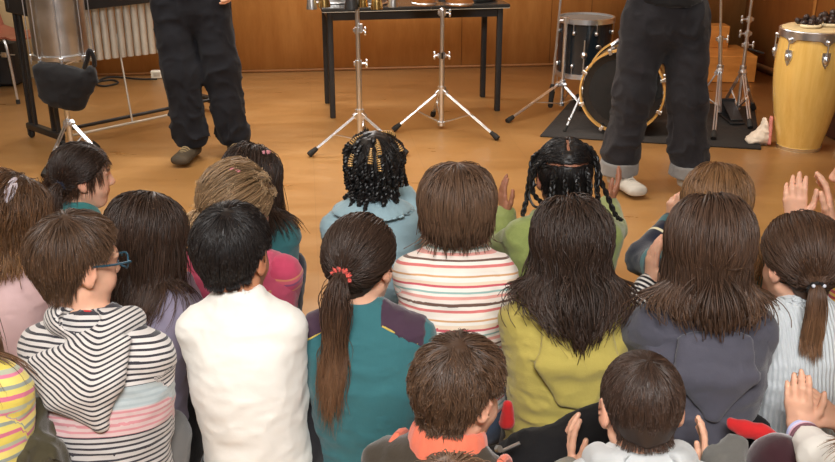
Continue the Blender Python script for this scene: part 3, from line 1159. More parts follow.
class Field:
    """smooth union / subtraction of rounded primitives; negative inside"""

    def __init__(self):
        self.p = []
        self.disp = None

    def cap(self, a, b, ra, rb=None, k=0.015, op=0, al=(0.0, 1.0), reg=0):
        a, b = np.asarray(a, float), np.asarray(b, float)
        self.p.append(dict(t='cap', a=a, b=b, ra=ra, rb=ra if rb is None else rb, k=k, op=op, al=al, reg=reg,
                           c=(a + b) / 2, R=np.linalg.norm(a - b) / 2 + max(ra, rb or 0)))
        return self

    def ell(self, c, r, R=None, k=0.015, op=0, al=(0.0, 0.0), reg=0):
        self.p.append(dict(t='ell', a=np.asarray(c, float), r=np.asarray(r, float), M=np.eye(3) if R is None else R, k=k, op=op,
                           al=al, reg=reg, c=np.asarray(c, float), R=max(r)))
        return self

    def ecap(self, a, b, X, wa, da, wb, db, k=0.02, op=0, al=(0.0, 1.0), reg=0):
        a, b = np.asarray(a, float), np.asarray(b, float)
        u = nrm(b - a)
        X = nrm(np.asarray(X, float) - u * np.dot(X, u))
        Y = np.cross(u, X)
        self.p.append(dict(t='ecap', a=a, b=b, X=X, Y=Y, wa=wa, da=da, wb=wb, db=db, k=k, op=op, al=al, reg=reg,
                           c=(a + b) / 2, R=np.linalg.norm(a - b) / 2 + max(wa, wb)))
        return self

    def half(self, c, n, k=0.004, op=2):
        """keep the side the normal points away from"""
        self.p.append(dict(t='half', a=np.asarray(c, float), n=nrm(n), k=k, op=op, al=(0, 0), reg=0, c=np.asarray(c, float), R=9))
        return self

    def fn(self, f, k=0.004, op=2):
        self.p.append(dict(t='fn', f=f, k=k, op=op, al=(0, 0), reg=0, c=V(0, 0, 0), R=99))
        return self

    @staticmethod
    def one(p, P):
        t = p['t']
        if t == 'cap':
            ab = p['b'] - p['a']
            h = np.clip((P - p['a']) @ ab / max(1e-12, ab @ ab), 0, 1)
            q = P - p['a'] - h[:, None] * ab
            return np.sqrt((q * q).sum(1)) - (p['ra'] + (p['rb'] - p['ra']) * h)
        if t == 'ell':
            q = (P - p['a']) @ p['M']
            k0 = np.sqrt(((q / p['r']) ** 2).sum(1))
            k1 = np.sqrt(((q / p['r'] ** 2) ** 2).sum(1)) + 1e-9
            return np.where(k0 < 0.3, (k0 - 1) * min(p['r']), k0 * (k0 - 1) / k1)
        if t == 'ecap':
            ab = p['b'] - p['a']
            L2 = max(1e-12, ab @ ab)
            h = np.clip((P - p['a']) @ ab / L2, 0, 1)
            q = P - p['a'] - h[:, None] * ab
            w = p['wa'] + (p['wb'] - p['wa']) * h
            d = p['da'] + (p['db'] - p['da']) * h
            x, y, z = q @ p['X'], q @ p['Y'], q @ (ab / math.sqrt(L2))
            k0 = np.sqrt((x / w) ** 2 + (y / d) ** 2 + (z / d) ** 2)
            k1 = np.sqrt((x / w ** 2) ** 2 + (y / d ** 2) ** 2 + (z / d ** 2) ** 2) + 1e-9
            return np.where(k0 < 0.3, (k0 - 1) * np.minimum(w, d), k0 * (k0 - 1) / k1)
        if t == 'half':
            return (P - p['a']) @ p['n']
        return p['f'](P)

    @staticmethod
    def comb(d, e, k, op):
        if op == 0:
            h = np.clip(0.5 + 0.5 * (d - e) / k, 0, 1)
            return d + (e - d) * h - k * h * (1 - h)
        if op == 1:
            e = -e
        h = np.clip(0.5 - 0.5 * (d - e) / k, 0, 1)
        return d + (e - d) * h + k * h * (1 - h)

    def ev(self, P, disp=True):
        d = np.full(len(P), 9.0)
        for p in self.p:
            d = self.comb(d, self.one(p, P), p['k'], p['op'])
        if disp and self.disp is not None:
            d = d + self.disp(P)
        return d

    def grad(self, P, e=0.004):
        g = np.stack([self.ev(P + np.eye(3)[i] * e, False) - self.ev(P - np.eye(3)[i] * e, False) for i in range(3)], 1)
        return g / (np.linalg.norm(g, axis=1, keepdims=True) + 1e-9)

    def bounds(self):
        lo = np.min([p['c'] - p['R'] for p in self.p if p['op'] == 0], 0)
        hi = np.max([p['c'] + p['R'] for p in self.p if p['op'] == 0], 0)
        return lo, hi

    def mesh(self, h, pad=0.03, attrs=True):
        lo, hi = self.bounds()
        lo, hi = lo - pad, hi + pad
        B = 8
        nb = np.maximum(1, np.ceil((hi - lo) / (h * B)).astype(int))
        bi = np.stack(np.meshgrid(*[np.arange(n) for n in nb], indexing='ij'), -1).reshape(-1, 3)
        C = lo + (bi + 0.5) * h * B
        rad = h * B * 0.87
        dp = [self.one(p, C) for p in self.p]
        tot = np.full(len(C), 9.0)
        for p, e in zip(self.p, dp):
            tot = self.comb(tot, e, p['k'], p['op'])
        margin = rad * 1.45 + 0.012
        act = np.abs(tot) < margin
        n = nb * B + 1
        D = np.repeat(np.repeat(np.repeat(np.where(tot < 0, -1.0, 1.0).reshape(nb).astype(np.float32), B, 0), B, 1), B, 2)
        D = np.pad(D, ((0, 1), (0, 1), (0, 1)), mode='edge')
        ba = bi[act]
        if len(ba) == 0:
            raise ValueError('empty field')
        off = np.stack(np.meshgrid(*[np.arange(B + 1)] * 3, indexing='ij'), -1).reshape(-1, 3)
        G = ba[:, None, :] * B + off[None]
        P = lo + G.reshape(-1, 3) * h
        nbk, npt = len(ba), len(off)
        d = np.full(nbk * npt, 9.0)
        d2 = d.reshape(nbk, npt)
        P2 = P.reshape(nbk, npt, 3)
        dpa = np.array([e[act] for e in dp])
        uni = np.full(nbk, 9.0)
        for p, e in zip(self.p, dpa):
            if p['op'] == 0:
                uni = np.minimum(uni, e)
        for p, e in zip(self.p, dpa):
            if p['op'] == 0:
                use = e < np.maximum(uni, -0.03) + 2.3 * rad + p['k'] + 0.01
            else:
                use = (np.abs(e) < 1.6 * rad + p['k'] + 0.01) | ((e < 0) if p['op'] == 1 else (e > 0))
            if not use.any():
                continue
            Q = P2[use].reshape(-1, 3)
            d2[use] = self.comb(d2[use].reshape(-1), self.one(p, Q), p['k'], p['op']).reshape(-1, npt)
        if self.disp is not None:
            d2[:] = d2 + self.disp(P).reshape(nbk, npt)
        g = G.reshape(-1, 3)
        D[g[:, 0], g[:, 1], g[:, 2]] = d2.reshape(-1)
        return surface_nets(D, lo, h)

    def along(self, Vx):
        """garment coordinates of points: running length, position across, garment region"""
        best = np.full(len(Vx), 1e9)
        bt = np.full(len(Vx), 1e9)
        al = np.zeros(len(Vx))
        ac = np.zeros(len(Vx))
        tl, tc = np.zeros(len(Vx)), np.zeros(len(Vx))
        trunk = np.zeros(len(Vx), bool)
        for p in self.p:
            if p['op'] != 0 or p['t'] not in ('cap', 'ecap'):
                continue
            e = self.one(p, Vx)
            ab = p['b'] - p['a']
            h = (Vx - p['a']) @ ab / max(1e-12, ab @ ab)
            q = p['al'][0] + (p['al'][1] - p['al'][0]) * np.clip(h, -0.5, 1.5)
            s = e < best
            best = np.where(s, e, best)
            if p['t'] == 'ecap':
                x = (Vx - p['a']) @ p['X']
                mid = np.abs(h - 0.5)
                s2 = mid < bt
                bt = np.where(s2, mid, bt)
                tl, tc = np.where(s2, q, tl), np.where(s2, x, tc)
                trunk = np.where(s, True, trunk)
            else:
                x, y, _ = basis(ab)
                r = Vx - p['a'] - np.clip(h, 0, 1)[:, None] * ab
                x = np.arctan2(r @ y, r @ x) * max(p['ra'], 0.02)
                trunk = np.where(s, p['reg'] == 5, trunk)
            al = np.where(s, q, al)
            ac = np.where(s, x, ac)
        al, ac = np.where(trunk, tl, al), np.where(trunk, tc, ac)
        return al, ac


_CO = np.array([[i, j, k] for i in (0, 1) for j in (0, 1) for k in (0, 1)])
_ED = [(a, b) for a in range(8) for b in range(a + 1, 8) if abs(_CO[a] - _CO[b]).sum() == 1]


def surface_nets(D, org, h):
    S = D < 0
    cnt = np.zeros(tuple(s - 1 for s in D.shape), np.int8)
    for i, j, k in _CO:
        cnt += S[i:D.shape[0] - 1 + i, j:D.shape[1] - 1 + j, k:D.shape[2] - 1 + k]
    act = (cnt > 0) & (cnt < 8)
    idx = np.argwhere(act)
    lin = np.full(cnt.shape, -1, np.int32)
    lin[act] = np.arange(len(idx))
    val = np.stack([D[idx[:, 0] + c[0], idx[:, 1] + c[1], idx[:, 2] + c[2]] for c in _CO], 1)
    pos = np.zeros((len(idx), 3))
    n = np.zeros(len(idx))
    for a, b in _ED:
        va, vb = val[:, a], val[:, b]
        m = (va < 0) != (vb < 0)
        t = np.where(m, va / np.where(m, va - vb, 1), 0)
        pos += np.where(m[:, None], _CO[a] + t[:, None] * (_CO[b] - _CO[a]), 0)
        n += m
    Vx = org + h * (idx + pos / n[:, None])
    quads = []
    for axis in range(3):
        o1, o2 = (axis + 1) % 3, (axis + 2) % 3
        sl0 = [slice(1, -1)] * 3
        sl1 = [slice(1, -1)] * 3
        sl0[axis] = slice(0, -1)
        sl1[axis] = slice(1, None)
        A, Bm = S[tuple(sl0)], S[tuple(sl1)]
        e = np.argwhere(A != Bm)
        if len(e) == 0:
            continue
        ins = A[e[:, 0], e[:, 1], e[:, 2]]
        base = e.copy()
        base[:, o1] += 1
        base[:, o2] += 1
        q = []
        for da, db in ((-1, -1), (0, -1), (0, 0), (-1, 0)):
            c = base.copy()
            c[:, o1] += da
            c[:, o2] += db
            q.append(lin[c[:, 0], c[:, 1], c[:, 2]])
        q = np.stack(q, 1)
        q[~ins] = q[~ins][:, ::-1]
        quads.append(q)
    Q = np.concatenate(quads)
    Q = Q[(Q >= 0).all(1)]
    return Vx, Q


def field_obj(name, F, h, mat, parent=None, origin=(0, 0, 0), extra=None, garment=False):
    Vx, Q = F.mesh(h)
    at_ = {}
    if garment:
        al, ac = F.along(Vx)
        at_['along'], at_['across'] = al, ac
    if extra is not None:
        at_.update(extra(Vx))
    me = mesh_np(name, Vx - np.asarray(origin, float), Q.reshape(-1), np.arange(len(Q)) * 4, mat, True, at_)
    return link(name, me, parent)


def wrinkles(seed, amp=0.003, fine=0.0015, sq=(9, 9, 20)):
    o = _rs.rand(3) * 20 + seed
    sqv = np.asarray(sq, float)

    def f(P):
        n1 = vnoise(P * sqv + o)
        w = vnoise(P * 6.0 + o + 3.3)[:, None] * V(1, 1, 2.2)
        n2 = 1 - np.abs(2 * vnoise(P * sqv * 1.9 + w + o * 1.7) - 1)
        n3 = 1 - np.abs(2 * vnoise(P * sqv * V(1.6, 1.6, 2.6) + 2.5 * n1[:, None] + o * 2.3) - 1)
        return amp * (2 * n1 - 1) - amp * 0.9 * n2 * n2 - amp * 0.8 * n3 ** 4 + fine * (2 * vnoise(P * 55 + o) - 1)
    return f


# black cloth bag hanging under the silver drum
o_ = V(c[0], c[1], 0)
pc_ = aty(66, 84, 5.025)
F = Field()
F.ecap(pc_ + V(0.00, 0, 0.05), pc_ + V(-0.03, 0, -0.08), (1, 0, 0), 0.170, 0.05, 0.125, 0.055, 0.03)
F.ecap(pc_ + V(0.10, 0, 0.0), pc_ + V(0.135, 0, 0.065), (1, 0, 0), 0.03, 0.035, 0.025, 0.03, 0.03)
F.disp = wrinkles(3, 0.006, 0.001, (10, 10, 7))
bag = thing('cloth_bag', 'black cloth bag hanging under the silver drum', 'bag', pc_)
field_obj('bag_body', F, 0.008, M['blackcloth'], bag, pc_)
m = MB()
m.tube(smoothpath([V(0.13, -0.06, 0.10), V(0.165, -0.10, 0.15), V(0.185, -0.11, 0.20), V(0.20, -0.10, 0.16), V(0.185, -0.06, 0.11)], 5), 0.012, 8)
m.build('strap', M['blackcloth'], bag)

# white bag at the foot of the conga
pc_ = at(758.5, 146)
F = Field()
F.ecap(pc_ + V(-0.035, 0.05, 0.022), pc_ + V(0.03, 0.05, 0.05), (0, 1, 0), 0.05, 0.022, 0.06, 0.048, 0.02)
F.ell(pc_ + V(0.04, 0.05, 0.085), (0.014, 0.05, 0.07), k=0.02)
F.disp = wrinkles(8, 0.006, 0.001, (18, 18, 18))
bag = thing('crumpled_bag', 'small crumpled whitish bag on the floor at the foot of the conga', 'bag', pc_)
field_obj('bag_body', F, 0.006, M['bagwhite'], bag, pc_)
F = Field()
F.ecap(V(0.058, 0.01, 0.02), V(0.058, 0.01, 0.17), (0, 1, 0), 0.03, 0.008, 0.02, 0.006, 0.02)
F.disp = wrinkles(2, 0.003, 0.001, (18, 18, 18))
field_obj('pink_strip', F, 0.005, M['pink'], bag)


# ------------------------------------------------------------------ people
CR_C, CR_R = V(0, -0.008, 0.025), V(0.071, 0.089, 0.080)


def add_hand(F, W, D, N, right, L, curl=0.25, spread=0.0, k=0.004):
    """palm, four jointed fingers and a thumb; W wrist, D finger direction, N where the palm faces"""
    D = nrm(D)
    N = nrm(np.asarray(N, float) - D * np.dot(N, D))
    T = np.cross(D, N) * (1 if right else -1)
    F.ecap(W - D * 0.06 * L, W + D * 0.12 * L, T, 0.15 * L, 0.115 * L, 0.19 * L, 0.10 * L, 0.012)
    F.ecap(W + D * 0.12 * L, W + D * 0.47 * L, T, 0.19 * L, 0.095 * L, 0.225 * L, 0.078 * L, 0.010)
    F.ell(W + D * 0.22 * L + T * 0.13 * L + N * 0.05 * L, (0.09 * L, 0.09 * L, 0.09 * L), k=0.012)
    for i, (o, ln, r) in enumerate(((0.165, 0.42, 0.054), (0.055, 0.47, 0.056), (-0.055, 0.44, 0.053), (-0.16, 0.34, 0.047))):
        p = W + D * (0.50 - 0.03 * abs(i - 1)) * L + T * o * L
        ang = -0.05
        f = spread * (o * 1.4)
        for j, (fr, bd) in enumerate(((0.45, 0.9), (0.31, 1.2), (0.24, 0.8))):
            ang += curl * bd * (1 + 0.12 * i)
            d = nrm(D * math.cos(ang) + N * math.sin(ang) + T * f)
            q = p + d * ln * fr * L
            F.cap(p, q, r * L * (1 - 0.07 * j), r * L * (0.95 - 0.10 * j), k)
            p = q
    p = W + D * 0.17 * L + T * 0.15 * L + N * 0.03 * L
    for fr, d, r in ((0.20, D * 0.75 + T * 0.65 + N * 0.25, 0.070), (0.17, D * 0.95 + T * 0.35 + N * 0.2, 0.060), (0.14, D * 1.0 + T * 0.12 + N * 0.2, 0.052)):
        q = p + nrm(d) * fr * L
        F.cap(p, q, r * L, r * L * 0.88, k * 1.3)
        p = q


def ik(S, W, pole, l1, l2):
    d = W - S
    L = np.linalg.norm(d)
    if L > (l1 + l2) * 0.995:
        W = S + d / L * (l1 + l2) * 0.995
        d = W - S
        L = np.linalg.norm(d)
    a = (l1 * l1 - l2 * l2 + L * L) / (2 * L)
    h = math.sqrt(max(0, l1 * l1 - a * a))
    u = d / L
    p = pole - u * np.dot(pole, u)
    return S + u * a + nrm(p) * h, W


class Person:
    def head(self, pt):
        return self.Hc + self.Rh @ (np.asarray(pt, float) * self.hs)

    def local(self, P):
        return ((P - self.Hc) @ self.Rh) / self.hs


def seated(head, h=0.66, face=0.0, nod=0.0, tilt=0.0, body=None, hs=1.08, w=1.0, slouch=0.07, side=0.0, legs='cross', drop=0.0,
           rh=None, lh=None, clap=True, k=1.0, neck=0.090, nside=0.0):
    """pose of a child sitting on the floor. head: pixel of the head centre; angles in degrees (+ = turned to its left)"""
    J = Person()
    J.adult = False
    J.hs = hs
    J.w = w
    J.k = k
    J.Hc = at(head[0], head[1], h)
    fa = math.radians(face)
    ba = math.radians(face * 0.5 if body is None else body)
    J.Rh = rotz(fa) @ rotx(-math.radians(nod)) @ roty(math.radians(tilt))
    J.fw = V(-math.sin(ba), math.cos(ba), 0)
    J.rt = V(math.cos(ba), math.sin(ba), 0)
    J.N = J.head((0, -0.022, -0.075)) * 1.0
    J.N = J.Hc + (J.head((0, -0.03, -0.06)) - J.Hc) * 0.6 - J.fw * 0.012 + V(0, 0, -neck * hs) + J.rt * nside
    J.P = V(J.Hc[0], J.Hc[1], 0) - J.fw * slouch + J.rt * side + V(0, 0, 0.095)
    ctl = (J.P + J.N) / 2 - J.fw * 0.035
    sp = arc(J.P, ctl, J.N, 9)
    J.sp = sp
    up = nrm(sp[8] - sp[6])
    J.up = up
    J.S = {}
    J.E = {}
    J.W = {}
    J.HD = {}
    J.HN = {}
    J.L = 0.146
    # shoulders sit a little below the neck base
    sb = sp[7] - up * 0.012
    for s, nm in ((1, 'r'), (-1, 'l')):
        J.S[nm] = sb + J.rt * s * 0.112 * w + J.fw * 0.005 + V(0, 0, 0.006)
        tgt = (rh if nm == 'r' else lh)
        if tgt is None:
            base = sp[5] + J.fw * 0.17 + J.rt * s * 0.018 + V(0, 0, 0.0)
            D = nrm(J.fw * 0.55 + V(0, 0, 0.8) + J.rt * (-s) * 0.04)
            N_ = J.rt * (-s)
            if not clap:
                base = sp[2] + J.fw * 0.17 + J.rt * s * 0.06 + V(0, 0, 0.06)
                D = nrm(J.fw * 0.8 - J.rt * s * 0.35 - V(0, 0, 0.15))
                N_ = V(0, 0, -1)
            W, pole = base, J.rt * s * 0.22 - V(0, 0, 1) - J.fw * 0.4
        else:
            W, D, N_, pole = tgt
            pole = J.rt * s * 0.7 - V(0, 0, 1) - J.fw * 0.2 if pole is None else pole
        E, W = ik(J.S[nm], np.asarray(W, float), np.asarray(pole, float), 0.185, 0.165)
        J.E[nm], J.W[nm], J.HD[nm], J.HN[nm] = E, W, nrm(D), nrm(N_)
    J.K = {}
    J.A = {}
    J.T = {}
    for s, nm in ((1, 'r'), (-1, 'l')):
        H = J.P + J.rt * s * 0.075
        if legs == 'cross':
            K = J.P * V(1, 1, 0) + J.fw * 0.19 + J.rt * s * 0.205 + V(0, 0, 0.095)
            A = J.P * V(1, 1, 0) + J.fw * (0.235 if s > 0 else 0.17) - J.rt * s * 0.055 + V(0, 0, 0.05)
            Tt = A - J.rt * s * 0.10 + J.fw * 0.03 - V(0, 0, 0.015)
        elif legs == 'up':
            K = J.P * V(1, 1, 0) + J.fw * 0.125 + J.rt * s * 0.080 + V(0, 0, 0.26)
            A = J.P * V(1, 1, 0) + J.fw * 0.145 + J.rt * s * 0.065 + V(0, 0, 0.06)
            Tt = A + J.fw * 0.08 - V(0, 0, 0.025)
        else:                                   # kneeling on the heels
            K = J.P * V(1, 1, 0) + J.fw * 0.24 + J.rt * s * 0.09 + V(0, 0, 0.07)
            A = J.P * V(1, 1, 0) - J.fw * 0.02 + J.rt * s * 0.07 + V(0, 0, 0.045)
            Tt = A - J.fw * 0.09 - V(0, 0, 0.01)
        J.K[nm], J.A[nm], J.T[nm] = K, A, Tt
    J.H = {'r': J.P + J.rt * 0.075, 'l': J.P - J.rt * 0.075}
    J.base = V(J.P[0], J.P[1], 0)
    return J


def head_prims(F, J, simple=False):
    hs, R = J.hs, J.Rh

    def e(c, r, k=0.02, op=0):
        F.ell(J.head(c), V(*r) * hs, R, k * hs, op)

    def c_(a, b, ra, rb, k=0.01, op=0):
        F.cap(J.head(a), J.head(b), ra * hs, rb * hs, k * hs, op)
    e(CR_C, CR_R)
    e((0, 0.026, -0.030), (0.055, 0.056, 0.074), 0.03)
    if simple:
        return
    e((0, 0.052, -0.086), (0.026, 0.022, 0.018), 0.03)
    for s in (-1, 1):
        e((s * 0.031, 0.052, -0.040), (0.024, 0.024, 0.026), 0.02)
        c_((s * 0.048, 0.0, -0.055), (s * 0.02, 0.045, -0.088), 0.014, 0.016, 0.025)
        e((s * 0.030, 0.088, 0.004), (0.017, 0.012, 0.011), 0.012, 1)
        e((s * 0.030, 0.066, 0.003), (0.0135, 0.0135, 0.0125), 0.003)
        c_((s * 0.046, 0.070, 0.021), (s * 0.015, 0.081, 0.022), 0.006, 0.007, 0.012)
        e((s * 0.008, 0.088, -0.030), (0.007, 0.008, 0.006), 0.006)
        # ear: rim, bowl, lobe
        Re = R @ rotz(s * -0.35)
        F.ell(J.head((s * 0.075, -0.010, -0.006)), V(0.0085, 0.019, 0.031) * hs, Re, 0.006)
        F.ell(J.head((s * 0.084, -0.004, -0.003)), V(0.007, 0.010, 0.019) * hs, Re, 0.004, 1)
        e((s * 0.071, -0.002, -0.032), (0.006, 0.009, 0.010), 0.005)
    c_((0, 0.082, 0.008), (0, 0.096, -0.024), 0.0065, 0.0105, 0.012)
    c_((-0.017, 0.076, -0.0545), (0.017, 0.076, -0.0545), 0.0050, 0.0050, 0.006)
    c_((0, 0.083, -0.0535), (0, 0.083, -0.0535), 0.0055, 0.0055, 0.010)
    c_((-0.013, 0.076, -0.063), (0.013, 0.076, -0.063), 0.0058, 0.0058, 0.006)


def neck_prims(F, J, infl=0.0):
    r = 0.041 * J.hs if not J.adult else 0.058
    F.cap(J.N - J.up * 0.015, J.head((0, -0.020, -0.040)), r + infl, r * 0.97 + infl, 0.025)


def torso_prims(F, J, infl=0.0, hem=0.0, al=True):
    """trunk as a chain of oval sections along the bent spine"""
    w = J.w
    sp = J.sp
    W_ = (0.128, 0.128, 0.122, 0.120, 0.124, 0.130, 0.132, 0.112, 0.06)
    D_ = (0.098, 0.100, 0.097, 0.095, 0.094, 0.092, 0.084, 0.062, 0.045)
    acc = 0.0
    for i in range(0, 8):
        ln = np.linalg.norm(sp[i + 1] - sp[i])
        a = sp[i]
        if i == 0 and hem:
            a = sp[0] - V(0, 0, hem)
        F.ecap(a, sp[i + 1], J.rt, W_[i] * w * J.k + infl, D_[i] * J.k + infl, W_[i + 1] * w * J.k + infl, D_[i + 1] * J.k + infl, 0.022,
               0, (acc, acc + ln))
        acc += ln
    for nm in 'rl':
        F.cap(J.N - J.up * 0.012, J.S[nm] + V(0, 0, 0.002), 0.034 * J.k + infl, 0.040 * J.k + infl, 0.03, 0, (acc - 0.03, acc - 0.05), 5)
    return acc


def arm_prims(F, J, infl=0.0, sleeve=1.0, al0=0.0, flare=0.0):
    for nm in 'rl':
        S, E, W = J.S[nm], J.E[nm], J.W[nm]
        k = J.k
        l1 = np.linalg.norm(E - S)
        l2 = np.linalg.norm(W - E)
        F.cap(S, E, 0.041 * k + infl, 0.034 * k + infl, 0.02, 0, (al0, al0 - l1))
        end = E + (W - E) * sleeve
        F.cap(E, end, 0.034 * k + infl, (0.034 - 0.010 * sleeve) * k + infl + flare, 0.02, 0, (al0 - l1, al0 - l1 - l2 * sleeve))


def leg_prims(F, J, infl=0.0, cut=1.0):
    k = J.k
    F.ecap(J.P + J.rt * 0.07 - V(0, 0, 0.012), J.P - J.rt * 0.07 - V(0, 0, 0.012), J.fw, 0.095 * k + infl, 0.08 * k + infl, 0.095 * k + infl, 0.08 * k + infl, 0.03)
    for nm in 'rl':
        F.cap(J.H[nm] - V(0, 0, 0.01), J.K[nm], 0.076 * k + infl, 0.054 * k + infl, 0.03)
        F.cap(J.K[nm], J.K[nm] + (J.A[nm] - J.K[nm]) * cut, 0.052 * k + infl, 0.034 * k + infl, 0.02)


def body_mesh(J, h, skin, root, hands='rl', curl=0.2, spread=0.05):
    F = Field()
    head_prims(F, J)
    neck_prims(F, J)
    torso_prims(F, J)
    arm_prims(F, J)
    leg_prims(F, J)
    for nm in 'rl':
        F.cap(J.A[nm], J.T[nm], 0.030 * J.k, 0.026 * J.k, 0.015)
        add_hand(F, J.W[nm], J.HD[nm], J.HN[nm], nm == 'r', J.L, curl, spread)

    def extra(P):
        q = J.local(P)
        m = ((q[:, 0] / 0.021) ** 2 + ((q[:, 1] - 0.084) / 0.016) ** 2 + ((q[:, 2] + 0.0585) / 0.0095) ** 2)
        bl = np.clip(1.6 - m, 0, 1) * 0.7
        for s in (-1, 1):
            d = np.linalg.norm((q - V(s * 0.042, 0.066, -0.034)) / V(1, 1, 1), axis=1)
            bl = np.maximum(bl, np.clip(1 - d / 0.028, 0, 1) * 0.22)
            d = np.linalg.norm(q - V(s * 0.080, -0.010, -0.006), axis=1)
            bl = np.maximum(bl, np.clip(1 - d / 0.04, 0, 1) * 0.3)
        ink = np.zeros(len(P))
        for s in (-1, 1):
            d = np.hypot(q[:, 0] - s * 0.030, q[:, 2] - 0.003)
            ink = np.maximum(ink, np.where((q[:, 1] > 0.066) & (d < 0.0085), 1.0, 0.0))
            eb = ((q[:, 0] - s * 0.031) / 0.017) ** 2 + ((q[:, 2] - 0.026) / 0.004) ** 2
            ink = np.maximum(ink, np.where((q[:, 1] > 0.05) & (eb < 1), 0.8, 0))
        return {'blush': bl, 'ink': ink}
    return field_obj('body', F, h, skin, root, J.base, extra)


# skin tones with eyes and brows drawn by the vertex data
def skin(name, c):
    m = m_skin(name, c)
    t = m.node_tree
    b = t.nodes['Principled BSDF']
    src = b.inputs['Base Color'].links[0].from_socket
    a = t.nodes.new('ShaderNodeAttribute')
    a.attribute_name = 'ink'
    mx = t.nodes.new('ShaderNodeMix')
    mx.data_type = 'RGBA'
    t.links.new(a.outputs['Fac'], mx.inputs[0])
    t.links.new(src, mx.inputs[6])
    mx.inputs[7].default_value = (0.02, 0.012, 0.008, 1)
    t.links.new(mx.outputs[2], b.inputs['Base Color'])
    return m


SKIN = {'fair': skin('fair skin', srgb(226, 174, 146)), 'tan': skin('tan skin', srgb(198, 138, 104)), 'mid': skin('mid brown skin', srgb(158, 106, 82)), 'brown': skin('brown skin', srgb(120, 74, 50))}


# ------------------------------------------------------------------ hair
def hairline(q, low=0.0, front=0.0):
    """positive where a head point (local) lies under the hairline"""
    y = q[:, 1]
    z = np.interp(y, [-0.11, -0.07, -0.035, -0.012, 0.012, 0.03, 0.05, 0.068, 0.09], [-0.080, -0.078, -0.060, 0.006, 0.016, 0.012, 0.038, 0.062, 0.066])
    z = z - low * (y < 0.0) + front * (y > 0.04)
    return z - q[:, 2]


def scalp(J, n, rng, low=0.0, front=0.0):
    u = rng.randn(int(n * 2.6), 3)
    u /= np.linalg.norm(u, axis=1, keepdims=True)
    q = CR_C + CR_R * u
    q = q[hairline(q, low, front) < 0][:n]
    nn = (q - CR_C) / CR_R ** 2
    nn /= np.linalg.norm(nn, axis=1, keepdims=True)
    return J.Hc + (q * J.hs) @ J.Rh.T, nn @ J.Rh.T, q


def strand_mesh(pts, rad, tint, tipv, sides=3, flat=1.0):
    """pts (n,m,3), rad (n,m) -> vertices, quads, attributes"""
    n, m, _ = pts.shape
    t = np.zeros_like(pts)
    t[:, 1:-1] = pts[:, 2:] - pts[:, :-2]
    t[:, 0] = pts[:, 1] - pts[:, 0]
    t[:, -1] = pts[:, -1] - pts[:, -2]
    for i in range(1, m):
        z = np.linalg.norm(t[:, i], axis=1) < 1e-7
        t[z, i] = t[z, i - 1]
    t /= np.linalg.norm(t, axis=2, keepdims=True) + 1e-9
    ref = np.random.RandomState(n).randn(n, 1, 3)
    x = ref - t * (ref * t).sum(2, keepdims=True)
    x /= np.linalg.norm(x, axis=2, keepdims=True) + 1e-9
    y = np.cross(t, x)
    ang = 2 * np.pi * np.arange(sides) / sides
    v = pts[:, :, None, :] + rad[:, :, None, None] * (x[:, :, None, :] * np.cos(ang)[None, None, :, None] + flat * y[:, :, None, :] * np.sin(ang)[None, None, :, None])
    v = v.reshape(-1, 3)
    base = (np.arange(n)[:, None, None] * m + np.arange(m - 1)[None, :, None]) * sides
    k = np.arange(sides)[None, None, :]
    k2 = (k + 1) % sides
    q = np.stack([base + k, base + k2, base + sides + k2, base + sides + k], -1).reshape(-1, 4)
    ti = np.repeat(tint, m * sides)
    tp = np.repeat(tipv.reshape(-1), sides)
    return v, q, ti, tp


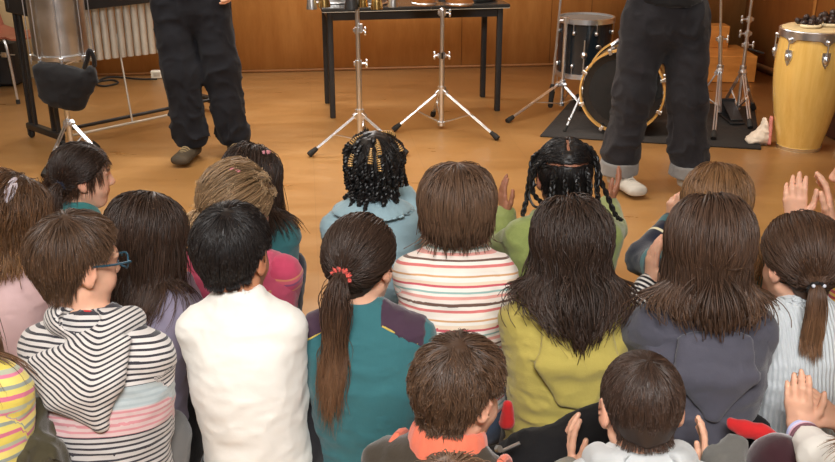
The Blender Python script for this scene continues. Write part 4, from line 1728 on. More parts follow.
def grow(p, n0, d0, F, off, length, step, grav, rng, wob=0.10, head=None, stick=0.5, curl=0.0, curlf=60.0, facecut=True, base=0.0, gather=0.0, ear=False):
    """march strands over the head and clothes: (n,m,3) points and the running fraction"""
    n = len(p)
    m = int(math.ceil(length.max() / step)) + 1
    pts = np.zeros((n, m, 3))
    fr = np.zeros((n, m))
    p = p + n0 * (base * 0.8 + 0.001)
    pts[:, 0] = p
    d = d0 / (np.linalg.norm(d0, axis=1, keepdims=True) + 1e-9)
    run = np.zeros(n)
    alive = np.ones(n, bool)
    ph = rng.rand(n) * 6.28
    ax1 = rng.randn(n, 3)
    gvar = 0.35 + 0.95 * rng.rand(n)
    for i in range(1, m):
        g = grav if np.isscalar(grav) else grav
        d = d * (1 - g) + V(0, 0, -1) * g + rng.randn(n, 3) * wob
        if gather:
            rel = p - head.N
            lowm = np.clip((head.N[2] + 0.09 - p[:, 2]) / 0.08, 0, 1)
            d = d - (rel @ head.rt * gather * gvar * 9 * lowm)[:, None] * head.rt
        if curl:
            d = d + ax1 * (np.sin(run * curlf + ph) * curl)[:, None]
        d /= np.linalg.norm(d, axis=1, keepdims=True) + 1e-9
        q = p + d * step
        for _ in range(1):
            dist = F.ev(q, False)
            gr = np.stack([F.ev(q + np.eye(3)[a_] * 0.004, False) - dist for a_ in range(3)], 1)
            gr /= np.linalg.norm(gr, axis=1, keepdims=True) + 1e-9
            want = base + off * np.clip(run / 0.04 + 0.15, 0.15, 1)
            pen = want - dist
            q = q + gr * np.maximum(pen, 0)[:, None]
            if stick and head is not None:
                lq = head.local(q)
                on = (lq[:, 2] > (-0.10 if ear else -0.03)) & (dist < want + 0.04)
                q = q - gr * (np.maximum(-pen, 0) * stick * on)[:, None]
        if facecut and head is not None:
            lq = head.local(q)
            bad = (lq[:, 1] > 0.040) & (np.abs(lq[:, 0]) < 0.062) & (lq[:, 2] < facecut if facecut is not True else (lq[:, 1] > 0.04) & (np.abs(lq[:, 0]) < 0.062) & (lq[:, 2] < 0.040))
            alive &= ~bad
        if ear:
            lq = head.local(q)
            alive &= ~((hairline(lq) > 0.004) & (lq[:, 1] > -0.032))
        alive &= run < length
        q = np.where(alive[:, None], q, p)
        q[:, 2] = np.maximum(q[:, 2], 0.012)
        d = np.where(alive[:, None], q - p, d)
        d /= np.linalg.norm(d, axis=1, keepdims=True) + 1e-9
        run = run + alive * step
        p = q
        pts[:, i] = p
        fr[:, i] = run
    tot = np.maximum(fr[:, -1:], 1e-4)
    return pts, np.clip(fr / tot, 0, 1), fr


def build_hair(J, F, mat, root, style, seed=1, n=1000, length=0.3, r=0.00125, thick=0.012, low=0.0, front=0.0, origin=(0, -0.03, 0.10), cap=0.007,
               grav=0.22, wob=0.05, curl=0.0, curlf=60.0, lenvar=0.12, tint=(0.15, 0.85), sides=3, name='hair', step=0.020, zcut=None, tipgain=1.0,
               parent=None, facecut=True, ties=None, tail=None, back=0.0, stick=0.5, capgrain=0.003, gather=0.0, clump=0.35, zvar=0.014, ear=False):
    rng = np.random.RandomState(seed * 77 + 5)
    parts = []
    # the layer that lies on the scalp
    C = Field()
    C.ell(J.head(CR_C), (CR_R + cap) * J.hs, J.Rh, 0.01)
    C.ecap(J.head((0, -0.034, -0.02)), J.head((0, -0.032, -0.062 + low)), J.Rh[:, 0], 0.052 * J.hs, 0.045 * J.hs, 0.043 * J.hs, 0.036 * J.hs, 0.02)
    C.fn(lambda P: hairline(J.local(P), low, front) * J.hs, 0.006, 2)
    so = rng.rand(3) * 9
    C.disp = lambda P: capgrain * (1 - 2 * vnoise(J.local(P) * V(75, 75, 22) + so))
    Vc, Qc = C.mesh(0.006)
    tc = 0.25 + 0.4 * vnoise(J.local(Vc) * V(70, 70, 16) + so)
    parts.append((Vc, Qc, tc, np.full(len(Vc), 0.15)))
    p, n0, q = scalp(J, int(n * 2.4), rng, low, front)
    nn = len(p)
    off = 0.0015 + thick * rng.rand(nn) ** 0.8
    tin = tint[0] + (tint[1] - tint[0]) * rng.rand(nn)
    if style in ('long', 'short', 'bob'):
        o = J.head(origin)
        d0 = p - o
        d0 = d0 - n0 * (d0 * n0).sum(1, keepdims=True)
        d0 = d0 / (np.linalg.norm(d0, axis=1, keepdims=True) + 1e-6)
        if back:
            d0 = d0 - back * J.Rh[:, 1]
        ln = length * (1 + lenvar * rng.randn(nn))
        if ear:
            ln = ln * np.clip(0.28 - hairline(q, low, front) / 0.06, 0.28, 1.0)
        if zcut is not None:
            # hang down to about the same height
            ln = np.maximum(0.05, ln)
        pts, fr, run = grow(p, n0, d0, F, off, np.maximum(ln, 0.02), step, grav, rng, wob, J, stick, curl, curlf, facecut, cap * J.hs, gather, ear)
        if clump and nn > 60:
            gi = rng.choice(nn, max(8, nn // 22), replace=False)
            dd = ((q[:, None, :] - q[None, gi, :]) ** 2).sum(2)
            gsel = gi[dd.argmin(1)]
            wgt = (clump * np.clip(run / max(1e-3, length) * 1.6, 0, 1))[:, :, None] * (0.4 + 0.6 * rng.rand(nn))[:, None, None]
            pts = pts * (1 - wgt) + pts[gsel] * wgt
        if zcut is not None:
            zc_ = zcut + zvar * rng.randn(nn)
            for i in range(1, pts.shape[1]):
                lo = pts[:, i, 2] < zc_
                pts[lo, i] = pts[lo, i - 1]
                fr[lo, i:] = 1.0
        rad = r * (0.75 + 0.5 * rng.rand(nn))[:, None] * np.clip(1.02 - np.clip(fr, 0, 1) ** 3 * 0.85, 0.12, 1)
        v, qq, ti, tp = strand_mesh(pts, rad, tin, np.clip(run / max(length, .05) * tipgain, 0, 1), sides)
        parts.append((v, qq, ti, tp))
    else:
        # pulled to one or two ties
        if len(ties) == 1:
            which = np.zeros(nn, int)
        else:
            which = (q[:, 0] > 0).astype(int)
        m = 12
        tt = np.linspace(0, 1, m)
        u = (q - CR_C) / CR_R
        u /= np.linalg.norm(u, axis=1, keepdims=True)
        tv = np.array([(np.asarray(t_) - CR_C) / CR_R for t_ in ties])
        tl = np.linalg.norm(tv, axis=1)
        tv /= tl[:, None]
        w_ = tv[which]
        # bend the path a little so the hair sags down
        om = np.arccos(np.clip((u * w_).sum(1), -0.999, 0.999))
        so_ = np.sin(om)
        pts = np.zeros((nn, m, 3))
        bul = (off + cap) / 0.08
        for i, t_ in enumerate(tt):
            dirn = (np.sin((1 - t_) * om) / so_)[:, None] * u + (np.sin(t_ * om) / so_)[:, None] * w_
            dirn = dirn + V(0, 0, -0.10) * math.sin(math.pi * t_) * back
            dirn /= np.linalg.norm(dirn, axis=1, keepdims=True)
            rr = 1 + 0.012 + bul * math.sin(math.pi * min(1, t_ * 1.15 + 0.12)) ** 0.7 + (tl[which] - 1) * t_ ** 5
            pts[:, i] = CR_C + CR_R * dirn * rr[:, None] + rng.randn(nn, 3) * 0.0006
        pts = J.Hc + (pts * J.hs) @ J.Rh.T
        rad = r * (0.75 + 0.5 * rng.rand(nn))[:, None] * np.ones((1, m))
        v, qq, ti, tp = strand_mesh(pts, rad, tin, np.repeat(tt[None] * 0.35, nn, 0), sides)
        parts.append((v, qq, ti, tp))
    hair = join_parts(parts, name, mat, root, J.base)
    if tail:
        for t_ in ties:
            k = int(tail.get('n', 260) * 2.2)
            c0 = J.head(t_)
            out = nrm(J.Rh @ (np.asarray(t_) - CR_C))
            x, y, _ = basis(out)
            a = rng.rand(k) * 6.28
            rr = np.sqrt(rng.rand(k))
            pr = tail.get('r', 0.014)
            p = c0 + (np.cos(a) * rr * pr)[:, None] * x + (np.sin(a) * rr * pr)[:, None] * y
            d0 = out * tail.get('out', 0.8) + (p - c0) / pr * tail.get('fan', 0.15) + np.asarray(tail.get('dir', (0, 0, 0)), float)
            ln = tail['len'] * (1 + 0.16 * rng.randn(k))
            pts, fr, run = grow(p, d0 * 0, d0, F, 0.004 + tail.get('thick', 0.03) * rng.rand(k), np.maximum(ln, 0.03), 0.014, tail.get('grav', 0.24), rng,
                                tail.get('wob', 0.05), J, 0, tail.get('curl', 0.0), tail.get('curlf', 45.0), False)
            gi = rng.choice(k, max(6, k // 45), replace=False)
            gsel = gi[((p[:, None] - p[None, gi]) ** 2).sum(2).argmin(1)]
            wgt = (0.62 * np.clip(run / tail['len'] * 1.5, 0, 1))[:, :, None] * (0.3 + 0.7 * rng.rand(k))[:, None, None]
            pts = pts * (1 - wgt) + pts[gsel] * wgt
            ti2 = tint[0] + (tint[1] - tint[0]) * rng.rand(k)
            rad = r * 1.05 * (0.75 + 0.5 * rng.rand(k))[:, None] * np.clip(1.02 - np.clip(fr, 0, 1) ** 3 * 0.85, 0.12, 1)
            v, qq, ti, tp = strand_mesh(pts, rad, ti2, 0.3 + 0.7 * fr, sides)
            join_parts([(v, qq, ti, tp)], tail.get('name', 'ponytail'), mat, hair, J.base)
    return hair


def join_parts(parts, name, mat, root, origin):
    vs_, qs, ti, tp = [], [], [], []
    k = 0
    for v, q, a, b in parts:
        vs_.append(v)
        qs.append(q + k)
        ti.append(a)
        tp.append(b)
        k += len(v)
    v = np.concatenate(vs_) - origin
    q = np.concatenate(qs)
    me = mesh_np(name, v, q.reshape(-1), np.arange(len(q)) * 4, mat, True, {'tint': np.concatenate(ti), 'tip': np.concatenate(tp)})
    return link(name, me, root)


HAIR = {
    'dark': m_hair('dark brown hair', srgb(44, 32, 26), srgb(62, 44, 34), srgb(84, 58, 42)),
    'black': m_hair('black hair', srgb(20, 17, 17), srgb(28, 23, 22), srgb(40, 32, 28)),
    'brown': m_hair('brown hair', srgb(66, 46, 34), srgb(90, 64, 46), srgb(134, 98, 70)),
    'boy': m_hair('boy brown hair', srgb(58, 42, 32), srgb(76, 56, 42), srgb(92, 68, 50), 0.42),
    'wavy': m_hair('wavy brown hair', srgb(74, 52, 36), srgb(110, 78, 52), srgb(160, 120, 80)),
    'auburn': m_hair('dark hair with lighter ends', srgb(50, 37, 30), srgb(74, 53, 41), srgb(130, 94, 66)),
    'bob': m_hair('mid brown hair', srgb(84, 62, 48), srgb(110, 84, 64), srgb(132, 102, 80)),
    'straight': m_hair('long brown hair', srgb(66, 48, 38), srgb(88, 64, 48), srgb(140, 104, 74)),
    'blond': m_hair('dark blond hair', srgb(128, 102, 74), srgb(168, 138, 104), srgb(196, 168, 130)),
    'light': m_hair('light brown hair', srgb(112, 80, 52), srgb(142, 106, 70), srgb(168, 130, 90)),
}


def collide(J, infl=0.012):
    """what the hair falls on: head, neck and the clothed trunk"""
    F = Field()
    F.ell(J.head(CR_C), CR_R * J.hs, J.Rh, 0.02)
    F.ell(J.head((0, 0.026, -0.030)), V(0.055, 0.056, 0.074) * J.hs, J.Rh, 0.03 * J.hs)
    neck_prims(F, J)
    torso_prims(F, J, infl)
    for nm in 'rl':
        F.cap(J.S[nm], J.E[nm], 0.041 * J.k + infl, 0.034 * J.k + infl, 0.02)
    return F


# ------------------------------------------------------------------ clothes
def top(J, mat, root, name='sweater', infl=0.013, amp=0.0035, h=0.0075, seed=1, sleeve=0.98, hem=0.02, flare=0.004, sq=(9, 9, 20), short=False, arms=True, zmin=None):
    F = Field()
    acc = torso_prims(F, J, infl, hem)
    if arms:
        arm_prims(F, J, infl * 0.8, sleeve, acc - 0.06, flare)
    # neck opening
    F.cap(J.N + J.up * 0.010, J.N + J.up * 0.12, 0.042 * J.k, 0.06 * J.k, 0.006, 1)
    if zmin is not None:
        F.half((0, 0, zmin), (0, 0, -1), 0.01, 2)
    F.disp = wrinkles(seed, amp, 0.0008, sq)
    o = field_obj(name, F, h, mat, root, J.base, None, True)
    return o, F, acc


def trousers(J, mat, root, name='trousers', infl=0.010, h=0.011, seed=2, cut=0.93, amp=0.005):
    F = Field()
    leg_prims(F, J, infl, cut)
    F.disp = wrinkles(seed, amp, 0.0005, (12, 12, 12))
    return field_obj(name, F, h, mat, root, J.base, None, True)


def shoes(J, mat, root):
    for nm in 'rl':
        F = Field()
        A, T = J.A[nm], J.T[nm]
        d = nrm(T - A)
        x = nrm(np.cross(d, V(0, 0, 1)))
        F.ecap(A - d * 0.02, T, x, 0.036, 0.036, 0.034, 0.027, 0.02)
        field_obj('shoe', F, 0.008, mat, root, J.base)


def collar_ring(J, mat, root, r=0.011, R=0.052, lift=0.012, name='collar', flat=1.6, seed=4, tilt=0.35, h=0.006):
    F = Field()
    c = J.N + J.up * lift
    a = [c + (J.rt * math.cos(t) * R * 1.05 + (J.fw * math.sin(t)) * R * 0.95) * J.k - J.up * tilt * 0.045 * math.sin(t) for t in np.linspace(0, 2 * math.pi, 17)]
    for i in range(16):
        d = nrm(a[i + 1] - a[i])
        F.ecap(a[i], a[i + 1], J.up, r * flat, r, r * flat, r, 0.008, 0, (0.3, 0.3))
    F.disp = wrinkles(seed, 0.0012, 0.0004)
    return field_obj(name, F, h, mat, root, J.base, None, True)


def on_back(FT, J, t, x, out=0.0):
    """point on the back of the garment, t along the spine (0..8), x sideways"""
    i = min(7, int(t))
    p = J.sp[i] + (J.sp[i + 1] - J.sp[i]) * (t - i) + J.rt * x
    q = p - J.fw * 0.25
    for _ in range(40):
        d = FT.ev(q[None], False)[0]
        if d < 0.0008:
            break
        q = q + J.fw * d * 0.8
    return q - J.fw * out


def hood(J, FT, mat, root, drop=3.2, width=0.105, tip=0.03, seed=6, puff=0.021, name='hood', amp=0.003, h=0.0065, roll=0.022, shift=0.0, taper=1.0):
    """hood lying down the back: a roll round the neck and a pouch narrowing downwards"""
    F = Field()
    k = J.k
    rp = []
    for t in np.linspace(-0.30, math.pi + 0.30, 13):
        rp.append(J.N + (J.rt * math.cos(t) * 0.078 - J.fw * (math.sin(t) * 0.068 - 0.012)) * k + J.up * (0.004 + 0.020 * math.sin(t)))
    for i in range(12):
        F.cap(rp[i], rp[i + 1], roll, roll, 0.014, 0, (0.012 * i, 0.012 * i + 0.012))
    top_ = on_back(FT, J, 7.3 if taper == 1.0 else 7.6, 0, 0.004)
    mid = on_back(FT, J, 7.3 - drop * 0.45, shift * 0.45, 0.006)
    bot = on_back(FT, J, 7.3 - drop, shift, 0.002)
    L1 = np.linalg.norm(mid - top_)
    L2 = np.linalg.norm(bot - mid)
    F.ecap(top_, mid, J.rt, width * (0.86 if taper == 1.0 else 1.0), puff, width * taper, puff * 1.05, 0.02, 0, (0, L1))
    F.ecap(mid, bot, J.rt, width * taper, puff * 1.05, tip, puff * 0.7, 0.02, 0, (L1, L1 + L2))
    # the dark mouth of the hood behind the neck
    c = J.N - J.fw * 0.062 * k + J.up * 0.034
    F.ell(c, (0.052 * k, 0.030 * k, 0.034), np.array([J.rt, J.fw, J.up]).T, 0.010, 1)
    F.disp = wrinkles(seed, amp, 0.0008, (12, 12, 12))
    def chevron(P):
        q = P - J.N
        return {'along': 0.5 + q @ J.up - 0.6 * np.sqrt((q @ J.rt - shift) ** 2 + 0.0002)}
    return field_obj(name, F, h, mat, root, J.base, chevron, True)


def back_at(FT, J, lat, z):
    q = V(J.N[0], J.N[1], 0) + J.rt * lat - J.fw * 0.3 + V(0, 0, z)
    for _ in range(50):
        d = FT.ev(q[None], False)[0]
        if d < 0.0008:
            break
        q = q + J.fw * d * 0.7
    return q - J.fw * 0.003


def person(J, label, group=None):
    return thing('child' if not J.adult else 'person', label, 'person', J.base, group)


def scrunchie(J, mat, hair, pt, R=0.017, r=0.008):
    c = J.head(pt)
    out = nrm(J.Rh @ (np.asarray(pt) - CR_C))
    m = MB()
    x, y, d = basis(out)
    pts = []
    n = 40
    pr = []
    for i in range(n + 1):
        a = 2 * math.pi * i / n
        pts.append(c + (x * math.cos(a) + y * math.sin(a)) * R)
        pr.append(r * (1 + 0.28 * math.sin(a * 9)))
    m.tube(pts, pr, 8, False)
    o = m.build('hair_tie', mat, None)
    me = o.data
    me.transform(__import__('mathutils').Matrix.Translation(tuple(-J.base)))
    o.parent = hair
    return o


def local_part(mb, name, mat, parent, J, smooth=True):
    o = mb.build(name, mat, None, smooth)
    o.data.transform(__import__('mathutils').Matrix.Translation(tuple(-J.base)))
    o.parent = parent
    return o


# ------------------------------------------------------------------ the two adults
def standing(hip, feet, toes, yaw, hands, hs=1.13, k=1.34, w=0.92, lean=(0, 0), up_h=0.52):
    """adult on his feet; hip = centre of the pelvis; feet / toes: ground points {'r','l'}"""
    J = Person()
    J.adult, J.hs, J.k, J.w = True, hs, k, w
    a = math.radians(yaw)
    J.fw, J.rt = V(-math.sin(a), math.cos(a), 0), V(math.cos(a), math.sin(a), 0)
    J.P = np.asarray(hip, float)
    J.N = J.P + V(lean[0], lean[1], up_h)
    J.up = nrm(J.N - J.P)
    J.sp = arc(J.P, (J.P + J.N) / 2 - J.fw * 0.02, J.N, 9)
    J.Rh = rotz(a) @ rotx(-0.15)
    J.Hc = J.N + V(0, 0, 0.165) + J.fw * 0.02
    J.L = 0.186
    J.S, J.E, J.W, J.HD, J.HN, J.H, J.K, J.A, J.T = ({} for _ in range(9))
    sb = J.sp[7]
    for s, nm in ((1, 'r'), (-1, 'l')):
        J.S[nm] = sb + J.rt * s * 0.155 - V(0, 0, 0.01)
        W, D, N_ = hands[nm]
        J.E[nm], J.W[nm] = ik(J.S[nm], np.asarray(W, float), J.rt * s * 0.5 - J.fw * 0.6 - V(0, 0, 0.3), 0.285, 0.255)
        J.HD[nm], J.HN[nm] = nrm(D), nrm(N_)
        J.H[nm] = J.P + J.rt * s * 0.095 - V(0, 0, 0.02)
        J.A[nm] = np.asarray(feet[nm], float) + V(0, 0, 0.075)
        J.T[nm] = np.asarray(toes[nm], float) + V(0, 0, 0.035)
        J.K[nm] = (J.H[nm] + J.A[nm]) / 2 + J.fw * 0.025 + V(0, 0, 0.02)
    J.base = V((feet['r'][0] + feet['l'][0]) / 2, (feet['r'][1] + feet['l'][1]) / 2, 0)
    return J


def adult_body(J, root, sk):
    F = Field()
    head_prims(F, J)
    neck_prims(F, J)
    torso_prims(F, J)
    arm_prims(F, J)
    for nm in 'rl':
        F.cap(J.H[nm], J.K[nm], 0.085, 0.060, 0.03)
        F.cap(J.K[nm], J.A[nm], 0.058, 0.040, 0.02)
        F.cap(J.A[nm], J.T[nm] - (J.T[nm] - J.A[nm]) * 0.35, 0.034, 0.020, 0.015)
        add_hand(F, J.W[nm], J.HD[nm], J.HN[nm], nm == 'r', J.L, 0.45, 0.0)
    return field_obj('body', F, 0.0075, sk, root, J.base, lambda P: {'blush': np.zeros(len(P)), 'ink': np.zeros(len(P))})


def adult_trousers(J, root, mat, rads, hemz, wr, seed, name='trousers', up=0.0):
    """rads: hip, knee, hem radii; hemz: height of the hem"""
    F = Field()
    rh, rk, rm = rads
    F.ecap(J.P + V(0, 0, 0.06), J.P - V(0, 0, 0.04), J.rt, 0.185, 0.128, 0.200, 0.135, 0.03)
    ends = {}
    for s, nm in ((1, 'r'), (-1, 'l')):
        F.ecap(J.H[nm] + J.rt * s * 0.008, J.K[nm], J.rt, rh, rh * 1.12, rk, rk * 1.05, 0.035, 0, (0, 0.4))
        d = J.A[nm] - J.K[nm]
        t = (J.K[nm][2] - hemz) / (J.K[nm][2] - J.A[nm][2])
        e = J.K[nm] + d * t
        ends[nm] = e
        F.ecap(J.K[nm], e, J.rt, rk, rk * 1.05, rm, rm * 1.15, 0.03, 0, (0.4, 0.8))
        F.half(e, -nrm(-d), 0.01, 2) if False else None
    for nm in 'rl':
        e = ends[nm]
        # the leg ends in an open hem
        F.fn(lambda P, e=e: np.where(np.hypot(P[:, 0] - e[0], P[:, 1] - e[1]) < 0.16, e[2] + up - P[:, 2], -1.0), 0.004, 2)
    o_ = _rs.rand(3) * 9 + seed

    def disp(P):
        low = np.clip((0.34 - P[:, 2]) / 0.25, 0, 1)
        n = vnoise(P * V(9, 9, 5) + o_)
        c = 1 - np.abs(2 * vnoise(P * V(7, 7, 16) + o_ * 1.3 + 2.0 * n[:, None]) - 1)
        c2 = 1 - np.abs(2 * vnoise(P * V(15, 15, 13) + o_ * 0.7 + 1.5 * n[:, None]) - 1)
        fade = np.clip((P[:, 2] - hemz - up + 0.01) / 0.06, 0.12, 1)
        return fade * (wr * (1 - 2 * n) - wr * (0.8 + 2.0 * low) * c ** 2 - wr * 0.7 * c2 ** 3)
    F.disp = disp
    o = field_obj(name, F, 0.0085, mat, root, J.base, None, True)
    return o, ends


def shoe(J, nm, root, upper, sole, lace):
    A, T = J.A[nm], J.T[nm]
    d = nrm((T - A) * V(1, 1, 0))
    x = V(d[1], -d[0], 0)
    heel, toe = A * V(1, 1, 0) - d * 0.055, T * V(1, 1, 0) + d * 0.07
    F = Field()
    F.ecap(heel + V(0, 0, 0.05) + d * 0.03, heel + V(0, 0, 0.085) + d * 0.05, x, 0.038, 0.048, 0.040, 0.045, 0.02)
    F.ecap(heel + V(0, 0, 0.045) + d * 0.05, toe + V(0, 0, 0.038) - d * 0.03, x, 0.045, 0.045, 0.054, 0.034, 0.03)
    F.half(V(0, 0, 0.02), (0, 0, -1), 0.004, 2)
    F.disp = lambda P: 0.0012 * (1 - 2 * vnoise(P * 60))
    u = field_obj('shoe', F, 0.006, upper, root, J.base)
    F = Field()
    F.ecap(heel + V(0, 0, 0.017) + d * 0.035, toe + V(0, 0, 0.017) - d * 0.035, x, 0.050, 0.050, 0.060, 0.056, 0.01)
    F.half(V(0, 0, 0.030), (0, 0, 1), 0.003, 2)
    F.half(V(0, 0, 0.003), (0, 0, -1), 0.003, 2)
    field_obj('sole', F, 0.006, sole, u)
    for i in range(4):
        c = A * V(1, 1, 0) + d * (0.105 + 0.019 * i) + V(0, 0, 0.086 - 0.006 * i)
        m = MB()
        m.tube(smoothpath([c - x * 0.026 - V(0, 0, 0.012), c - x * 0.012 + V(0, 0, 0.002), c + x * 0.012 + V(0, 0, 0.002), c + x * 0.026 - V(0, 0, 0.012)], 3), 0.0035, 6)
        local_part(m, 'lace', lace, u, J)


MT = {}
MT['black_tr'] = m_fabric('blue black cotton twill', srgb(25, 26, 32), weave=0.35, sheen=0.05, var=0.15)
MT['jeans'] = m_fabric('dark denim', srgb(42, 41, 45), weave=0.7, sheen=0.08, var=0.30)
MT['cuff'] = m_fabric('turned denim', srgb(128, 126, 124), weave=0.6)
MT['blackT'] = m_fabric('black jersey', srgb(22, 21, 23), weave=0.3)
MT['greyT'] = m_fabric('dark grey jersey', srgb(48, 48, 54), weave=0.3)
MT['hike'] = m_plain('brown olive suede', srgb(66, 56, 42), 0.8, 0, 0.35, 40, bump=0.3)
MT['dsole'] = m_plain('dark sole', srgb(44, 40, 36), 0.7)
MT['lace'] = m_plain('tan lace', srgb(150, 130, 96), 0.8)
MT['wshoe'] = m_plain('pale canvas', srgb(188, 182, 172), 0.7, bump=0.2)
MT['wsole'] = m_plain('grey sole', srgb(150, 146, 140), 0.7)

# the man on the left
fr_, fl_ = at(193, 157), at(236, 154)
hip = aty(190, 3, fr_[1] + 0.10) + V(0, 0, 0.02)
J = standing(hip, {'r': fr_, 'l': fl_}, {'r': fr_ + V(-0.02, -0.15, 0), 'l': fl_ + V(0.03, -0.15, 0)}, 184,
             {'r': (hip + V(-0.24, -0.16, 0.24), V(0.2, -0.8, -0.3), V(0.4, 0, -1)), 'l': (hip + V(0.27, -0.10, 0.13), V(-0.1, -0.35, -1), V(-1, 0, 0))}, lean=(-0.02, 0.02))
root = person(J, 'person in loose blue-black trousers and brown lace-up shoes standing by the silver drum')
adult_body(J, root, SKIN['fair'])
adult_trousers(J, root, MT['black_tr'], (0.104, 0.093, 0.078), 0.075, 0.011, 3)
o, FT, acc = top(J, MT['blackT'], root, 'jumper', 0.018, 0.005, 0.010, 5, 0.95, -0.03, zmin=hip[2] + 0.03)
for nm in 'rl':
    shoe(J, nm, root, MT['hike'], MT['dsole'], MT['lace'])
Fh = collide(J)
build_hair(J, Fh, HAIR['dark'], root, 'short', 31, 500, 0.05, origin=(0, -0.03, 0.10))

# the person in jeans on the right
fr_, fl_ = at(617, 187), at(687, 190)
hip = aty(665, 16, fr_[1] + 0.04)
J = standing(hip, {'r': fr_, 'l': fl_}, {'r': fr_ + V(0.05, -0.14, 0), 'l': fl_ + V(0.03, -0.15, 0)}, 178,
             {'r': (hip + V(-0.22, -0.22, 0.30), V(0.6, -0.7, 0.2), V(0.4, 0.2, -1)), 'l': (hip + V(0.24, -0.2, 0.30), V(-0.6, -0.7, 0.2), V(-0.4, 0.2, -1))}, k=1.28, hs=1.10)
root = person(J, 'person in dark jeans with turned-up hems standing before the bass drum')
adult_body(J, root, SKIN['fair'])
tr, ends = adult_trousers(J, root, MT['jeans'], (0.104, 0.088, 0.080), 0.095, 0.011, 7, 'jeans', 0.035)
for nm in 'rl':
    e = ends[nm]
    F = Field()
    F.ecap(e + V(0, 0, 0.060), e + V(0, 0, -0.01), J.rt, 0.092, 0.106, 0.097, 0.111, 0.01)
    F.half(e + V(0, 0, 0.048), (0, 0, 1), 0.004, 2)
    F.half(e - V(0, 0, 0.014), (0, 0, -1), 0.004, 2)
    F.disp = wrinkles(5, 0.003, 0.0006)
    field_obj('turn_up', F, 0.007, MT['cuff'], tr, J.base, None, True)
o, FT, acc = top(J, MT['blackT'], root, 'jumper', 0.024, 0.005, 0.010, 6, 0.95, -0.045, zmin=aty(665, 5, hip[1] - 0.12)[2])
m = MB()
for s_ in (-1, 1):
    c0 = J.P + J.rt * s_ * 0.10 - J.fw * -0.125 + V(0, 0, 0.015)
    m = MB()
    m.tube(smoothpath([c0 + V(0, 0, 0.03) - J.rt * s_ * 0.02, c0 - V(0, 0, 0.01), c0 + J.rt * s_ * 0.055 - V(0, 0, 0.03) - J.fw * 0.03], 4), 0.0035, 6)
    local_part(m, 'pocket_edge', MT['jeans'], tr, J)
for nm in 'rl':
    shoe(J, nm, root, MT['wshoe'], MT['wsole'], MT['wshoe'])
Fh = collide(J)
build_hair(J, Fh, HAIR['brown'], root, 'short', 32, 500, 0.05, origin=(0, -0.03, 0.10))


# ------------------------------------------------------------------ coats and scarf among the children
def heap(name, label, cat, mat, caps, seed, amp=0.010, h=0.008):
    F = Field()
    for a, b, X, wa, da, wb, db in caps:
        F.ecap(a, b, X, wa, da, wb, db, 0.03)
    F.half((0, 0, 0.004), (0, 0, -1), 0.004, 2)
    F.disp = wrinkles(seed, amp, 0.001, (12, 12, 14))
    c = sum(q[0] for q in caps) / len(caps) * V(1, 1, 0)
    o = field_obj(name, F, h, mat, None, c)
    o.location = tuple(c)
    return tag(o, label, cat)


# ------------------------------------------------------------------ cloth of each child
def C_(r, g, b):
    return srgb(r, g, b)


CL = {}
CL['white'] = m_fabric('white jersey', C_(238, 234, 226), weave=0.2, var=0.03)
CL['teal'] = m_fabric('teal fleece', C_(54, 106, 112), weave=0.4, var=0.10)
CL['teal2'] = m_fabric('teal tracksuit', C_(54, 106, 110), weave=0.3)
CL['teal3'] = m_fabric('teal jacket', C_(56, 122, 122), weave=0.3)
CL['blue'] = m_fabric('light blue denim', C_(146, 174, 184), weave=0.35, var=0.10)
CL['green'] = m_fabric('green fleece', C_(134, 146, 84), weave=0.45, var=0.10)
CL['yellow'] = m_fabric('yellow green fleece', C_(176, 160, 82), weave=0.45, var=0.10)
CL['pinkpale'] = m_fabric('pale pink jersey', C_(224, 190, 190), weave=0.25)
CL['lilac'] = m_fabric('lilac grey jersey', C_(142, 134, 154), weave=0.25)
CL['grey'] = m_fabric('slate grey fleece', C_(78, 77, 88), weave=0.4, var=0.10)
CL['rib'] = m_fabric('white ribbed knit', C_(206, 212, 216), weave=0.9, ribs=0.0105, var=0.03)
CL['hoodgrey'] = m_fabric('light grey fleece', C_(186, 188, 188), weave=0.3)
CL['olive'] = m_fabric('dark olive quilting', C_(58, 50, 40), weave=0.4)
CL['oliveS'] = m_fabric('olive cotton', C_(112, 104, 78), weave=0.4)
CL['coat'] = m_fabric('olive green coat cloth', C_(70, 64, 46), weave=0.5, var=0.15)
CL['coral'] = m_fabric('coral knit', C_(222, 112, 84), weave=0.4)
CL['red'] = m_fabric('red cloth', C_(190, 34, 36), weave=0.3)
CL['burg'] = m_fabric('burgundy velvet', C_(52, 20, 28), weave=0.4, sheen=0.6)
CL['navy'] = m_fabric('navy cloth', C_(30, 32, 48), weave=0.4)
CL['navyS'] = m_fabric('navy sleeve with pale stripes', [(0.0, C_(30, 34, 50)), (0.17, C_(54, 106, 112)), (0.20, C_(30, 34, 50)), (0.235, C_(224, 216, 180)), (0.245, C_(30, 34, 50))], span=0.26)
CL['plum'] = m_fabric('dark plum cloth', C_(70, 50, 66), weave=0.3)
CL['piping'] = m_fabric('yellow piping', C_(206, 180, 90), weave=0.2)
CL['jeans'] = m_fabric('blue jeans denim', C_(66, 78, 98), weave=0.6, var=0.2)
CL['greytr'] = m_fabric('grey trousers cloth', C_(110, 108, 106), weave=0.4)
CL['blacktr'] = m_fabric('black trousers cloth', C_(30, 29, 32), weave=0.4)
CL['darktr'] = m_fabric('dark blue trousers cloth', C_(36, 40, 54), weave=0.4)
CL['knit'] = m_fabric('grey knitted cloth', C_(96, 94, 90), weave=0.9)
CL['shoe'] = m_plain('dark trainers', C_(50, 48, 50), 0.6)

